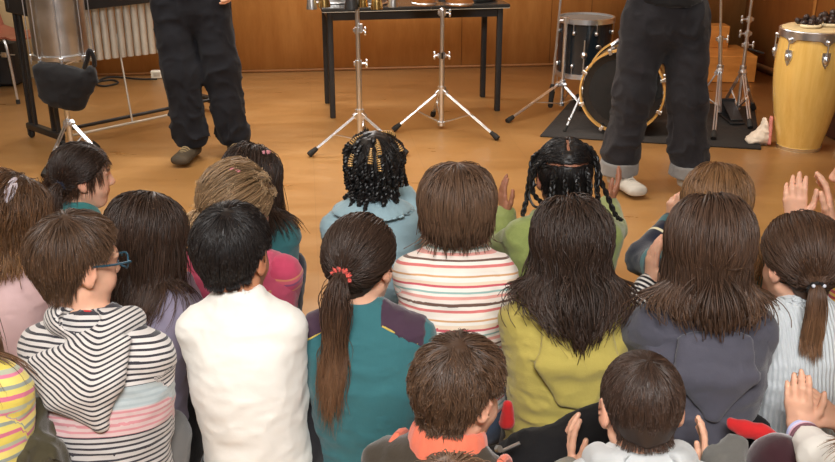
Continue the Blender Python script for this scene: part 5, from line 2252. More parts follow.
k1, w1, p1_, p2_, g1 = C_(58, 56, 62), C_(214, 208, 204), C_(206, 142, 148), C_(212, 186, 184), C_(180, 190, 192)
CL['stripeN'] = m_fabric('black and white striped jersey',
                         [(0.0, C_(196, 192, 190)), (0.29, p2_), (0.345, g1), (0.39, w1)],
                         [(0.0, k1), (0.29, p1_), (0.345, C_(168, 180, 184)), (0.39, k1)], 0.0125, 0.40)
CL['hoodN'] = m_fabric('black and white striped hood', w1, k1, 0.0115, 0.40)
sj = [(0.0, C_(236, 226, 214)), (0.012, C_(214, 120, 116)), (0.019, C_(238, 232, 222)), (0.028, C_(110, 84, 74)), (0.033, C_(236, 222, 212)), (0.043, C_(226, 160, 150)),
      (0.051, C_(238, 230, 220)), (0.058, C_(150, 182, 176)), (0.063, C_(240, 232, 224)), (0.073, C_(206, 96, 104)), (0.079, C_(236, 214, 190)), (0.087, C_(240, 234, 226)),
      (0.096, C_(214, 166, 120)), (0.101, C_(238, 230, 222))]
CL['stripeJ'] = m_fabric('multicoloured striped jersey', sj, span=0.108)
si = [(0.0, C_(204, 74, 106)), (0.03, C_(222, 130, 90)), (0.036, C_(204, 74, 106)), (0.05, C_(150, 80, 120)), (0.056, C_(220, 100, 120)), (0.066, C_(226, 150, 110)), (0.071, C_(204, 74, 106))]
CL['pink'] = m_fabric('bright pink jersey', C_(200, 84, 112), weave=0.3)
CL['stripeI'] = m_fabric('pink striped sleeve', si, span=0.085)
ss = [(0.0, C_(226, 206, 96)), (0.016, C_(206, 112, 138)), (0.024, C_(222, 208, 110)), (0.036, C_(150, 158, 150)), (0.044, C_(232, 214, 120)), (0.058, C_(214, 126, 152)), (0.064, C_(180, 184, 160))]
CL['stripeS'] = m_fabric('yellow and pink striped jersey', ss, span=0.072)
CL['stripeL'] = m_fabric('black and white striped sleeve', C_(206, 202, 196), C_(36, 34, 38), 0.013, 0.55)
CL['stripeW'] = m_fabric('red and yellow striped sleeve', C_(214, 180, 70), C_(170, 40, 60), 0.02, 0.5)
CL['silver'] = M['steel']

GROUP = 'children sitting on the floor'


def hp(px, py, Y):
    return aty(px, py, Y)


def basic(J, label, skin_, topmat, trmat, seed, hands='rl', bodyh=0.0065, curl=0.2, spread=0.05, legs=True, **kw):
    root = person(J, label, GROUP)
    body_mesh(J, bodyh, SKIN[skin_], root, hands, curl, spread)
    o, FT, acc = top(J, topmat, root, seed=seed, **kw)
    if legs:
        trousers(J, trmat, root, seed=seed + 1)
        shoes(J, CL['shoe'], root)
    return root, o, FT, acc


def clip(J, F, hair, pt, d, name, mat, L=0.035, r=0.005):
    """hair clip lying on the hair; pt local on the head, d local direction"""
    c = J.head(pt)
    n = nrm(J.Rh @ ((np.asarray(pt) - CR_C) / CR_R))
    t = J.Rh @ nrm(d)
    t = nrm(t - n * np.dot(t, n))
    s = np.cross(n, t)
    m = MB()
    pts = [c + n * 0.004 + t * L * math.cos(a) + s * L * 0.26 * math.sin(a) for a in np.linspace(0, 2 * math.pi, 22)]
    m.tube(pts, r * 0.6, 8, False)
    m.tube([c + n * 0.006 + t * L * x for x in (-0.95, -0.3, 0.4, 0.98)], r * 0.55, 8)
    return local_part(m, name, mat, hair, J)


ONLY = None


def want(k):
    return ONLY is None or k in ONLY


# ---- A: girl with two bunches, in profile by the drum stand
if want('A'):
    J = seated((83, 176), 0.60, -66, 4, hs=0.96, body=-40, legs='up', k=0.95)
    root, o, FT, acc = basic(J, 'girl in teal jacket with dark bunches, in profile below the drum stand', 'fair', CL['teal3'], CL['darktr'], 21)
    collar_ring(J, CL['teal2'], root, 0.012, 0.052, 0.012)
    Fh = collide(J)
    ties = ((-0.052, -0.078, -0.012), (0.052, -0.078, -0.012))
    hr = build_hair(J, Fh, HAIR['dark'], root, 'pony', 1, 1100, ties=ties, thick=0.010, tint=(0.2, 0.7),
                    tail=dict(len=0.15, n=220, r=0.013, thick=0.03, grav=0.22, out=0.5, curl=0.10, name='bunch'))
    for t_ in ties:
        scrunchie(J, CL['navy'], hr, t_, 0.014, 0.005)
    # fringe
    build_hair(J, Fh, HAIR['dark'], hr, 'short', 5, 700, 0.055, origin=(0, 0.0, 0.11), thick=0.012, grav=0.14, name='fringe', facecut=0.028, cap=0.004)

# ---- B: child with long dark hair in front of the man on the left
if want('B'):
    J = seated((252, 178), 0.60, -16, 6, hs=1.0, body=-12, legs='up')
    root, o, FT, acc = basic(J, 'child in teal top with long dark hair and pink clip, before the left adult', 'fair', CL['teal2'], CL['darktr'], 31)
    Fh = collide(J)
    hr = build_hair(J, Fh, HAIR['dark'], root, 'long', 2, 1300, 0.30, origin=(0, 0.045, 0.10), thick=0.016, zcut=0.45, tint=(0.15, 0.75), tipgain=0.8)
    clip(J, Fh, hr, (0.058, -0.02, 0.090), (0.3, 1, 0), 'hair_clip', m_plain('pink clip', C_(224, 150, 160), 0.4), 0.018, 0.006)
    # dark seam down the sleeve
    m = MB()
    S, E = J.S['r'], J.E['r']
    m.tube([S + V(0, -0.01, 0.052), S + J.rt * 0.045 + V(0, -0.02, 0.02), E + J.rt * 0.040 + V(0, -0.02, 0)], 0.004, 6)
    local_part(m, 'sleeve_piping', CL['navy'], root, J)

# ---- C: child with beaded twists
if want('C'):
    J = seated((375, 168), 0.655, -12, 6, hs=1.03, body=-4, legs='up', rh=(hp(401, 193, 3.06), V(0.05, 0.25, 1), V(-1, 0.1, 0), None), k=1.0)
    root, o, FT, acc = basic(J, 'child in light blue denim shirt with black twisted hair and gold beads', 'brown', CL['blue'], CL['darktr'], 41, amp=0.005)
    # turned-down shirt collar
    F = Field()
    for i in range(14):
        a, b = [math.pi * (1.08 - 1.16 * q / 14) + math.pi for q in (i, i + 1)]
        pa, pb = [J.N + J.rt * math.cos(t) * 0.095 + J.fw * (math.sin(t) * 0.078 - 0.002) + V(0, 0, 0.022) for t in (a, b)]
        outw = nrm((pa + pb) / 2 - J.N)
        F.ecap(pa, pb, nrm(V(0, 0, 0.75) - outw * 1.0), 0.042, 0.005, 0.042, 0.005, 0.006, 0, (0.3, 0.3))
    F.disp = wrinkles(5, 0.002, 0.0005)
    field_obj('collar', F, 0.006, CL['blue'], root, J.base, None, True)
    collar_ring(J, CL['burg'], root, 0.010, 0.046, 0.022, 'under_collar')
    Fh = collide(J, 0.016)
    rng = np.random.RandomState(9)
    # base cap, then twists
    hair = build_hair(J, Fh, HAIR['black'], root, 'short', 3, 500, 0.045, origin=(0, -0.02, 0.105), thick=0.012, cap=0.010, grav=0.25, capgrain=0.005)
    m = MB()
    p, n0, q = scalp(J, 700, rng)
    keep = []
    for i in range(len(p)):
        if all(np.linalg.norm(q[i] - q[j]) > 0.0175 for j in keep):
            keep.append(i)
    p, n0, q = p[keep], n0[keep], q[keep]
    o_ = J.head((0, -0.01, 0.105))
    d0 = p - o_
    d0 -= n0 * (d0 * n0).sum(1, keepdims=True)
    ln = 0.055 + 0.03 * rng.rand(len(p))
    pts, fr, run = grow(p + n0 * 0.004, n0, d0, Fh, 0.012 + 0.012 * rng.rand(len(p)), ln, 0.010, 0.20, rng, 0.06, J, 0.4, facecut=0.02)
    beads = [i for i in range(len(p)) if q[i][2] > 0.055]
    rng.shuffle(beads)
    beads = beads[:16]
    for i in range(len(p)):
        a = [pts[i, 0]]
        for x in pts[i, 1:]:
            if np.linalg.norm(x - a[-1]) > 0.004:
                a.append(x)
        if len(a) < 3:
            continue
        a = smoothpath(a, 3)
        for s_ in (0, 1):
            tw = []
            for j, x in enumerate(a):
                d = nrm(a[min(j + 1, len(a) - 1)] - a[max(0, j - 1)])
                u, w_, _ = basis(d)
                ph = j * 0.95 + s_ * math.pi
                tw.append(x + (u * math.cos(ph) + w_ * math.sin(ph)) * 0.0036)
            m.tube(tw, [0.0046] * (len(tw) - 1) + [0.002], 6)
        if i in beads:
            bm_ = MB()
            bead_path = a[2:2 + int(len(a) * 0.8)]
            for j, x in enumerate(bead_path[::2]):
                d = nrm(bead_path[min(2 * j + 1, len(bead_path) - 1)] - bead_path[max(0, 2 * j - 1)])
                bm_.lathe([(0.0045, -0.0024), (0.0078, -0.0018), (0.0084, 0), (0.0078, 0.0018), (0.0045, 0.0024)], x, 12, d)
            local_part(bm_, 'bead_string', m_plain('gold beads', C_(214, 168, 104), 0.35, 0.2) if 'gold' not in M else M['gold'], hair, J)
    me_t = local_part(m, 'twist', HAIR['black'], hair, J)
    me_t.name = 'twists'
    me_t['kind'] = 'stuff'

# ---- D: child with plaits in the green hoodie
if want('D'):
    J = seated((564, 176), 0.655, 2, 14, hs=1.06, body=0, legs='up', w=1.12, rh=(hp(608, 206, 3.08), V(0.45, 0.25, 1), V(-1, 0.3, 0), None),
               lh=(hp(505, 216, 3.02), V(-0.15, 0.2, 1), V(1, 0.3, 0), None))
    root, o, FT, acc = basic(J, 'child in green hoodie with black hair parted into long thin plaits', 'mid', CL['green'], CL['jeans'], 51, bodyh=0.0055)
    hood(J, FT, CL['green'], root, 3.0, 0.10, 0.035, 7)
    collar_ring(J, m_fabric('pink collar', C_(206, 130, 140)), root, 0.010, 0.046, 0.018, 'under_collar')
    Fh = collide(J, 0.02)
    C = Field()
    C.ell(J.head(CR_C), (CR_R + 0.010) * J.hs, J.Rh, 0.01)
    C.fn(lambda P: hairline(J.local(P)) * J.hs, 0.006, 2)

    def parting(P):
        q = J.local(P)
        a = np.abs(q[:, 0] + 0.003 * np.sin(q[:, 1] * 60)) + 9 * (q[:, 1] < -0.085)
        b = np.abs(q[:, 1] + 0.018 - 0.05 * np.abs(q[:, 0])) + 9 * (q[:, 2] < 0.03)
        c = np.abs(q[:, 2] - 0.035 - 0.1 * np.abs(q[:, 0])) + 9 * (q[:, 1] > -0.05)
        return (0.0036 - np.minimum(np.minimum(a, b), c)) * J.hs
    C.fn(parting, 0.003, 2)
    so = V(3, 4, 5)
    C.disp = lambda P: 0.003 * (1 - 2 * vnoise(J.local(P) * V(60, 90, 60) + so))
    Vc, Qc = C.mesh(0.0045)
    tc = 0.15 + 0.5 * vnoise(J.local(Vc) * V(90, 30, 60) + so)
    hair = join_parts([(Vc, Qc, tc, np.full(len(Vc), 0.1))], 'hair', HAIR['black'], root, J.base)
    p, n0, q = scalp(J, 3200, np.random.RandomState(5))
    kp = parting(p) < -0.001
    p, n0, q = p[kp], n0[kp], q[kp]
    d0 = np.where((q[:, 2:3] > 0.03), np.sign(q[:, :1] + 1e-6) * J.rt[None], -V(0, 0, 1)[None] + 0 * q)
    rng = np.random.RandomState(6)
    pts, fr, run = grow(p, n0, d0, Fh, 0.001 + 0.004 * rng.rand(len(p)), np.full(len(p), 0.028), 0.007, 0.05, rng, 0.10, J, 0.5, facecut=0.03, base=0.010)
    v, qq, ti, tp = strand_mesh(pts, 0.0013 * np.clip(1.05 - fr ** 3, 0.15, 1), 0.1 + 0.7 * rng.rand(len(p)), fr * 0.4)
    join_parts([(v, qq, ti, tp)], 'short_hair', HAIR['black'], hair, J.base)
    braids = [[(-0.062, -0.01, 0.075), (-0.088, 0.0, 0.055), (-0.098, 0.005, 0.0), (-0.108, 0.0, -0.06), (-0.122, -0.01, -0.115)],
              [(-0.066, -0.045, 0.05), (-0.095, -0.045, 0.02), (-0.098, -0.04, -0.04), (-0.070, -0.045, -0.075), (-0.050, -0.06, -0.10)],
              [(-0.040, -0.088, 0.03), (-0.050, -0.104, -0.01), (-0.052, -0.098, -0.06), (-0.050, -0.100, -0.11)],
              [(-0.014, -0.094, 0.02), (-0.016, -0.110, -0.02), (-0.018, -0.105, -0.07), (-0.02, -0.112, -0.12)],
              [(0.016, -0.094, 0.02), (0.018, -0.110, -0.02), (0.018, -0.106, -0.07), (0.02, -0.112, -0.12)],
              [(0.042, -0.086, 0.03), (0.052, -0.102, -0.01), (0.054, -0.098, -0.06), (0.050, -0.102, -0.11)],
              [(0.064, -0.010, 0.075), (0.090, 0.0, 0.055), (0.104, 0.005, 0.0), (0.128, 0.0, -0.06), (0.150, -0.015, -0.115), (0.168, -0.02, -0.130)],
              [(0.030, -0.03, 0.098), (0.068, -0.05, 0.078), (0.086, -0.05, 0.03), (0.086, -0.05, -0.03), (0.090, -0.055, -0.08)]]
    for pl in braids:
        a = smoothpath([J.head(x) for x in pl], 9)
        m = MB()
        for s_ in range(3):
            tw = []
            for j, x in enumerate(a):
                d = nrm(a[min(j + 1, len(a) - 1)] - a[max(0, j - 1)])
                u, w_, _ = basis(d)
                ph = j * 0.62 + s_ * 2 * math.pi / 3
                tw.append(x + u * 0.0058 * math.sin(ph) + w_ * 0.0034 * math.sin(2 * ph))
            n_ = len(tw)
            m.tube(tw, [0.0058 * (1 - 0.45 * j / n_) for j in range(n_)], 7)
        local_part(m, 'plait', HAIR['black'], hair, J)
    # front rolls of hair over the crown
    # loose hoop of braid seen against the floor at the left
    m = MB()
    m.tube(smoothpath([J.head(x) for x in ((-0.085, -0.02, -0.02), (-0.105, -0.02, -0.05), (-0.09, -0.03, -0.085), (-0.06, -0.05, -0.08))], 8), 0.004, 8)
    local_part(m, 'hair_loop', HAIR['black'], hair, J)

# ---- E: child with light brown hair and striped navy sleeve
if want('E'):
    J = seated((716, 203), 0.65, -4, 8, hs=1.05, body=-4, legs='up', w=1.05, lh=(hp(672, 226, 2.80), V(-0.02, 0.1, 1), V(1, 0.4, 0), V(-0.9, -0.2, -0.6)))
    root, o, FT, acc = basic(J, 'child with striped navy sleeves and light brown hair, below the person in jeans', 'fair', CL['teal'], CL['darktr'], 61, arms=False, curl=0.5)
    F = Field()
    arm_prims(F, J, 0.013, 0.97, 0.26, 0.004)
    F.disp = wrinkles(12, 0.004, 0.0006)
    field_obj('sleeves', F, 0.007, CL['navyS'], root, J.base, None, True)
    collar_ring(J, CL['teal2'], root, 0.012, 0.052, 0.014)
    Fh = collide(J, 0.016)
    Fh.p = Fh.p[:-2]
    build_hair(J, Fh, HAIR['light'], root, 'long', 6, 1500, 0.34, origin=(0.0, 0.03, 0.105), thick=0.014, zcut=0.45, tint=(0.2, 0.8), tipgain=0.7, gather=0.3)

# ---- W: child at the right edge clapping
if want('W'):
    J = seated((868, 172), 0.66, 62, 4, hs=1.05, body=30, legs='up', rh=(hp(829, 222, 2.72), V(-0.12, 0.2, 1), V(-0.9, 0.3, 0), None),
               lh=(hp(796, 224, 2.74), V(-0.15, 0.1, 1), V(0.55, 0.8, 0), V(-0.6, -0.5, -1)))
    J.L = 0.166
    root, o, FT, acc = basic(J, 'child at right edge with both bare hands raised above the white ribbed sweater', 'fair', CL['stripeW'], CL['darktr'], 66, bodyh=0.0045, curl=0.22, spread=0.15, sleeve=0.55)
    Fh = collide(J)
    build_hair(J, Fh, HAIR['blond'], root, 'long', 7, 800, 0.25, origin=(0, 0.02, 0.105), thick=0.016, zcut=0.5)

# ---- G: girl with wavy hair at the left edge
if want('G'):
    J = seated((14, 214), 0.65, -42, 6, hs=1.02, body=-22, legs='up', w=1.02)
    root, o, FT, acc = basic(J, 'girl at left edge in pale pink top with wavy brown hair and a silver clip', 'fair', CL['pinkpale'], CL['jeans'], 71, amp=0.004)
    Fh = collide(J, 0.016)
    hr = build_hair(J, Fh, HAIR['wavy'], root, 'long', 8, 1200, 0.30, origin=(0, 0.045, 0.10), thick=0.018, zcut=0.52, curl=0.30, curlf=75, tint=(0.15, 0.9))
    for dx in (0.0, 0.014):
        clip(J, Fh, hr, (0.052 + dx, -0.030 - dx * 0.5, 0.092 - dx), (0.25, -0.7, -0.8), 'hair_clip', m_plain('silver clip', C_(214, 206, 216), 0.3, 0.5), 0.028, 0.006)

# ---- H: girl with layered dark hair in lilac
if want('H'):
    J = seated((148, 234), 0.665, -30, 8, hs=1.0, body=-20, legs='up', w=0.92, side=-0.03, nside=-0.02, rh=(hp(180, 283, 2.44), V(0.05, 0.2, 1), V(-1, 0.2, 0), None))
    root, o, FT, acc = basic(J, 'girl in lilac grey top with layered shoulder-length dark hair, beyond the boy in glasses', 'fair', CL['lilac'], CL['blacktr'], 81, bodyh=0.0055)
    Fh = collide(J, 0.016)
    build_hair(J, Fh, HAIR['auburn'], root, 'long', 9, 1400, 0.27, origin=(0, 0.02, 0.105), thick=0.016, zcut=0.44, curl=0.06, curlf=30, lenvar=0.28, tint=(0.15, 0.8), tipgain=0.55, zvar=0.03, gather=0.25, clump=0.6)

# ---- I: fair-haired girl in pink
if want('I'):
    J = seated((238, 206), 0.63, -28, 8, hs=1.09, body=-8, legs='up', w=1.22)
    root, o, FT, acc = basic(J, 'girl in bright pink top with striped sleeves and curly fair hair', 'fair', CL['pink'], CL['jeans'], 91, arms=False)
    F = Field()
    arm_prims(F, J, 0.021, 0.97, 0.30, 0.004)
    F.disp = wrinkles(13, 0.0035, 0.0006)
    field_obj('sleeves', F, 0.007, CL['stripeI'], root, J.base, None, True)
    collar_ring(J, CL['pink'], root, 0.011, 0.050, 0.010)
    Fh = collide(J)
    tie = (-0.045, -0.085, -0.02)
    hr = build_hair(J, Fh, HAIR['blond'], root, 'pony', 10, 1100, ties=(tie,), thick=0.020, tint=(0.15, 0.9), back=0.4,
                    tail=dict(len=0.10, n=240, r=0.016, thick=0.02, grav=0.16, out=0.7, curl=0.55, curlf=95, dir=(-0.7, 0, 0)))
    build_hair(J, Fh, HAIR['blond'], hr, 'short', 11, 500, 0.075, origin=(0, -0.03, 0.11), thick=0.022, curl=1.7, curlf=170, wob=0.06, grav=0.10, step=0.007, stick=0.15, name='curls', cap=0.005, clump=0.75)
    scrunchie(J, m_fabric('pink hair tie', C_(220, 120, 140)), hr, tie, 0.016, 0.005)
    clip(J, Fh, hr, (0.030, -0.055, 0.105), (1, 0.2, 0), 'hair_clip', m_plain('pink clip two', C_(214, 130, 140), 0.4), 0.014, 0.006)

# ---- J: child with a brown bob in stripes
if want('J'):
    J = seated((457, 208), 0.68, -4, 6, hs=1.13, body=-2, neck=0.066, legs='up', w=1.0, k=1.03)
    root, o, FT, acc = basic(J, 'child in multicoloured striped top with a smooth brown bob', 'fair', CL['stripeJ'], CL['jeans'], 101, amp=0.004)
    Fh = collide(J)
    build_hair(J, Fh, HAIR['bob'], root, 'bob', 12, 1900, 0.26, origin=(0, 0.0, 0.108), thick=0.018, zcut=0.620, tint=(0.3, 0.75), wob=0.03, grav=0.25, tipgain=0.9, lenvar=0.05)

# ---- K: girl in the yellow green hoodie
if want('K'):
    J = seated((571, 244), 0.675, 2, 8, hs=1.06, body=2, legs='up', w=1.06)
    root, o, FT, acc = basic(J, 'girl in yellow-green hoodie with long wavy dark hair', 'fair', CL['yellow'], CL['blacktr'], 111, amp=0.007)
    hood(J, FT, CL['yellow'], root, 3.0, 0.100, 0.05, 8)
    Fh = collide(J, 0.036)
    build_hair(J, Fh, HAIR['auburn'], root, 'long', 13, 1700, 0.42, origin=(0, 0.05, 0.10), thick=0.018, zcut=0.535, zvar=0.030, curl=0.10, curlf=28, lenvar=0.16, tint=(0.15, 0.75), tipgain=0.45, gather=0.55, clump=0.6)

# ---- L: girl in the slate hoodie
if want('L'):
    J = seated((709, 246), 0.71, -2, 6, hs=1.10, body=-2, legs='up', w=1.0, k=0.99, lh=(hp(651, 286, 2.28), V(-0.02, 0.15, 1), V(1, 0.2, 0), V(-0.9, -0.3, -0.9)))
    root, o, FT, acc = basic(J, 'girl in slate grey hoodie with very long straight brown hair', 'fair', CL['grey'], CL['jeans'], 121, bodyh=0.005, amp=0.005, arms=False)
    F = Field()
    arm_prims(F, J, 0.010, 0.95, 0.30, 0.002)
    F.disp = wrinkles(14, 0.003, 0.0006)
    field_obj('sleeves', F, 0.007, CL['stripeL'], root, J.base, None, True)
    for nm in 'rl':
        F = Field()
        F.cap(J.S[nm] + V(0, 0, 0.004), J.S[nm] + (J.E[nm] - J.S[nm]) * 0.62, 0.060, 0.060, 0.02)
        F.disp = wrinkles(15, 0.004, 0.0006)
        field_obj('short_sleeve', F, 0.007, CL['grey'], root, J.base, None, True)
    hood(J, FT, CL['grey'], root, 2.9, 0.095, 0.022, 9)
    Fh = collide(J, 0.034)
    build_hair(J, Fh, HAIR['straight'], root, 'long', 14, 2000, 0.44, origin=(0.01, 0.055, 0.10), thick=0.016, zcut=0.595, zvar=0.018, tint=(0.2, 0.8), wob=0.03, tipgain=0.9, lenvar=0.08, gather=0.40, clump=0.5)

# ---- M: girl with a ponytail in the ribbed white sweater
if want('M'):
    J = seated((801, 262), 0.615, 16, 8, hs=1.11, body=8, neck=0.078, legs='up', w=1.04, lh=(hp(766, 304, 2.36), V(0.05, 0.2, 1), V(1, 0.0, 0), None))
    root, o, FT, acc = basic(J, 'girl in white ribbed roll-neck sweater with low brown ponytail', 'fair', CL['rib'], CL['blacktr'], 131, bodyh=0.0055, hem=0.05)
    collar_ring(J, CL['rib'], root, 0.012, 0.048, 0.022, 'roll_neck', 2.2)
    Fh = collide(J)
    tie = (-0.036, -0.100, -0.030)
    hr = build_hair(J, Fh, HAIR['brown'], root, 'pony', 15, 1300, ties=(tie,), thick=0.009, tint=(0.25, 0.75), back=0.5,
                    tail=dict(len=0.15, n=380, r=0.017, thick=0.022, grav=0.34, out=0.6, wob=0.04))
    scrunchie(J, M['black'], hr, tie, 0.017, 0.005)
    m = MB()
    for a_ in (0.6, 2.4):
        m.ball(J.head(tie) + J.rt * 0.018 * math.cos(a_) + V(0, -0.012, 0.018 * math.sin(a_)), 0.005, 10, 6)
    local_part(m, 'hair_tie_beads', m_plain('pale bead', C_(210, 214, 224), 0.2), hr, J)

# ---- N: boy in glasses and striped hoodie
if want('N'):
    J = seated((76, 262), 0.73, -44, 10, hs=1.02, body=-8, neck=0.098, legs='up', w=1.08, k=1.0, slouch=0.08, side=0.055, nside=0.055)
    root, o, FT, acc = basic(J, 'boy in glasses and striped hoodie with short brown hair', 'fair', CL['stripeN'], CL['greytr'], 141, amp=0.004, h=0.0065)
    hood(J, FT, CL['hoodN'], root, 2.0, 0.122, 0.020, 10, 0.026, roll=0.030, amp=0.002, shift=0.055, taper=0.74)
    collar_ring(J, CL['red'], root, 0.008, 0.046, 0.020, 'red_under_collar')
    Fh = collide(J)
    build_hair(J, Fh, HAIR['boy'], root, 'short', 16, 1900, 0.055, origin=(0.01, -0.035, 0.10), thick=0.010, grav=0.16, wob=0.02, tint=(0.25, 0.75), low=-0.014, lenvar=0.15, step=0.010, ear=True)
    m = MB()
    for s_ in (-1, 1):
        m.tube([J.head((s_ * 0.080, -0.005, 0.012)), J.head((s_ * 0.078, 0.045, 0.010)), J.head((s_ * 0.058, 0.098, 0.006))], 0.0026, 6)
        m.tube([J.head((s_ * 0.033 + 0.024 * math.cos(a), 0.102 - 0.010 * abs(math.cos(a)), 0.002 + 0.017 * math.sin(a))) for a in np.linspace(0, 2 * math.pi, 20)], 0.0022, 6, False)
    m.tube([J.head((-0.010, 0.104, 0.006)), J.head((0, 0.108, 0.009)), J.head((0.010, 0.104, 0.006))], 0.0022, 6)
    g = local_part(m, 'glasses', m_plain('teal spectacle frame', C_(40, 78, 96), 0.3), root, J)

# ---- O: boy in white
if want('O'):
    J = seated((233, 253), 0.70, -20, 6, hs=1.08, body=-4, neck=0.068, legs='up', w=0.86, k=1.03, side=0.055, nside=0.022)
    root, o, FT, acc = basic(J, 'boy in plain white long-sleeved top with short black hair', 'tan', CL['white'], CL['blacktr'], 151, amp=0.0035, hem=0.05)
    collar_ring(J, CL['white'], root, 0.007, 0.045, 0.010)
    Fh = collide(J)
    build_hair(J, Fh, HAIR['black'], root, 'short', 17, 2100, 0.036, origin=(0.01, -0.045, 0.10), thick=0.006, grav=0.10, wob=0.02, tint=(0.25, 0.85), low=-0.022, step=0.008, cap=0.009, ear=True)

# ---- P: girl with a ponytail in teal
if want('P'):
    J = seated((361, 262), 0.645, -24, 6, hs=1.03, body=-4, legs='up', w=1.03, side=0.045, nside=0.012)
    root, o, FT, acc = basic(J, 'girl in teal sweatshirt with a long wavy ponytail held by a red scrunchie', 'fair', CL['teal'], CL['blacktr'], 161, amp=0.005, hem=0.04)
    collar_ring(J, CL['teal2'], root, 0.011, 0.050, 0.008)
    # dark shoulder patches with yellow piping
    for s_, nm in ((1, 'r'), (-1, 'l')):
        F = Field()
        for p in FT.p:
            if p['op'] == 0:
                q = dict(p)
                for kk in ('ra', 'rb', 'wa', 'wb', 'da', 'db'):
                    if kk in q:
                        q[kk] = q[kk] + 0.0025
                F.p.append(q)
        lx = abs((J.S[nm] - J.N) @ J.rt)
        za, zb = J.N[2] + 0.008, J.S[nm][2] + 0.030

        def zline(x, lx=lx, za=za, zb=zb):
            u = np.clip((x - 0.05) / (lx - 0.05), 0, 1.3)
            return za * (1 - u) + zb * u
        F.fn(lambda P, s_=s_, z=zline, lx=lx: np.maximum(np.maximum(z((P - J.N) @ J.rt * s_) - P[:, 2], 0.055 - (P - J.N) @ J.rt * s_), (P - J.N) @ J.rt * s_ - lx - 0.03), 0.003, 2)
        F.disp = FT.disp
        field_obj('shoulder_patch', F, 0.006, CL['plum'], root, J.base, None, True)
        a = [back_at(FT, J, s_ * x, float(zline(x))) for x in (0.056, 0.075, 0.095, 0.115, lx + 0.02)]
        m = MB()
        m.tube(smoothpath(a, 4), 0.0028, 6)
        local_part(m, 'piping', CL['piping'], root, J)
    Fh = collide(J, 0.02)
    tie = (0.004, -0.104, -0.002)
    hr = build_hair(J, Fh, HAIR['auburn'], root, 'pony', 18, 1300, ties=(tie,), thick=0.009, tint=(0.2, 0.7), back=0.3,
                    tail=dict(len=0.31, n=460, r=0.015, thick=0.014, grav=0.30, out=0.35, wob=0.03, curl=0.10, curlf=40, fan=0.08))
    scrunchie(J, m_fabric('red scrunchie', C_(206, 84, 74)), hr, tie, 0.018, 0.009)

# ---- Q: boy in the quilted vest
if want('Q'):
    J = seated((459, 391), 0.63, -46, 12, hs=0.96, body=-25, clap=False, legs='up', slouch=0.10)
    root, o, FT, acc = basic(J, 'boy in dark olive vest with coral collar and tousled dark brown hair', 'fair', CL['olive'], CL['blacktr'], 171, amp=0.005, arms=False)
    F = Field()
    arm_prims(F, J, 0.011, 0.97, 0.3, 0.004)
    F.disp = wrinkles(16, 0.003, 0.0006)
    field_obj('sleeves', F, 0.007, CL['coral'], root, J.base, None, True)
    collar_ring(J, CL['coral'], root, 0.014, 0.058, 0.014, 'collar', 2.8)
    m = MB()
    for s_ in (-1, 1):
        c = J.S['r' if s_ > 0 else 'l']
        pts_ = [c + J.up * math.cos(t) * 0.066 + J.fw * math.sin(t) * 0.066 - J.rt * s_ * 0.006 for t in np.linspace(0, 2 * math.pi, 24)]
        m = MB()
        m.tube(pts_, 0.008, 8, False)
        local_part(m, 'armhole_trim', CL['coral'], root, J)
    Fh = collide(J)
    build_hair(J, Fh, HAIR['boy'], root, 'short', 19, 1700, 0.046, origin=(0.01, -0.035, 0.10), thick=0.010, grav=0.12, wob=0.03, curl=0.22, curlf=70, clump=0.6, tint=(0.2, 0.85), low=-0.018, step=0.009, cap=0.009, ear=True)

# ---- R: boy with cropped black hair
if want('R'):
    J = seated((641, 407), 0.60, 2, 16, hs=0.97, body=2, neck=0.075, legs='up', slouch=0.09, rh=(hp(701, 478, 1.80), V(0.10, 0.35, 1), V(-1, 0.3, 0.1), None),
               lh=(hp(567, 474, 1.80), V(0.02, 0.35, 1), V(1, 0.3, 0.1), None))
    root, o, FT, acc = basic(J, 'boy in light grey hoodie with cropped black hair and ears showing', 'fair', CL['hoodgrey'], CL['blacktr'], 181, bodyh=0.0045, curl=0.18, spread=0.2, arms=False)
    F = Field()
    arm_prims(F, J, 0.011, 0.97, 0.3, 0.004)
    F.disp = wrinkles(17, 0.003, 0.0006)
    field_obj('sleeves', F, 0.007, CL['oliveS'], root, J.base, None, True)
    hood(J, FT, CL['hoodgrey'], root, 3.0, 0.13, 0.06, 11, 0.028, roll=0.026)
    Fh = collide(J)
    build_hair(J, Fh, HAIR['dark'], root, 'short', 20, 2200, 0.022, origin=(0.0, -0.050, 0.10), thick=0.003, grav=0.06, wob=0.02, tint=(0.3, 0.9), r=0.0010, step=0.006, ear=True, low=-0.016, cap=0.0055, capgrain=0.0012)

# ---- S: child at the left edge in stripes
if want('S'):
    J = seated((-56, 300), 0.73, -10, 6, hs=0.97, body=0, legs='up', w=1.0)
    root, o, FT, acc = basic(J, 'child at left edge in yellow and pink striped top, only an arm in view', 'fair', CL['stripeS'], CL['jeans'], 191)
    Fh = collide(J)
    build_hair(J, Fh, HAIR['brown'], root, 'long', 21, 500, 0.25, origin=(0, 0.03, 0.105), zcut=0.46)

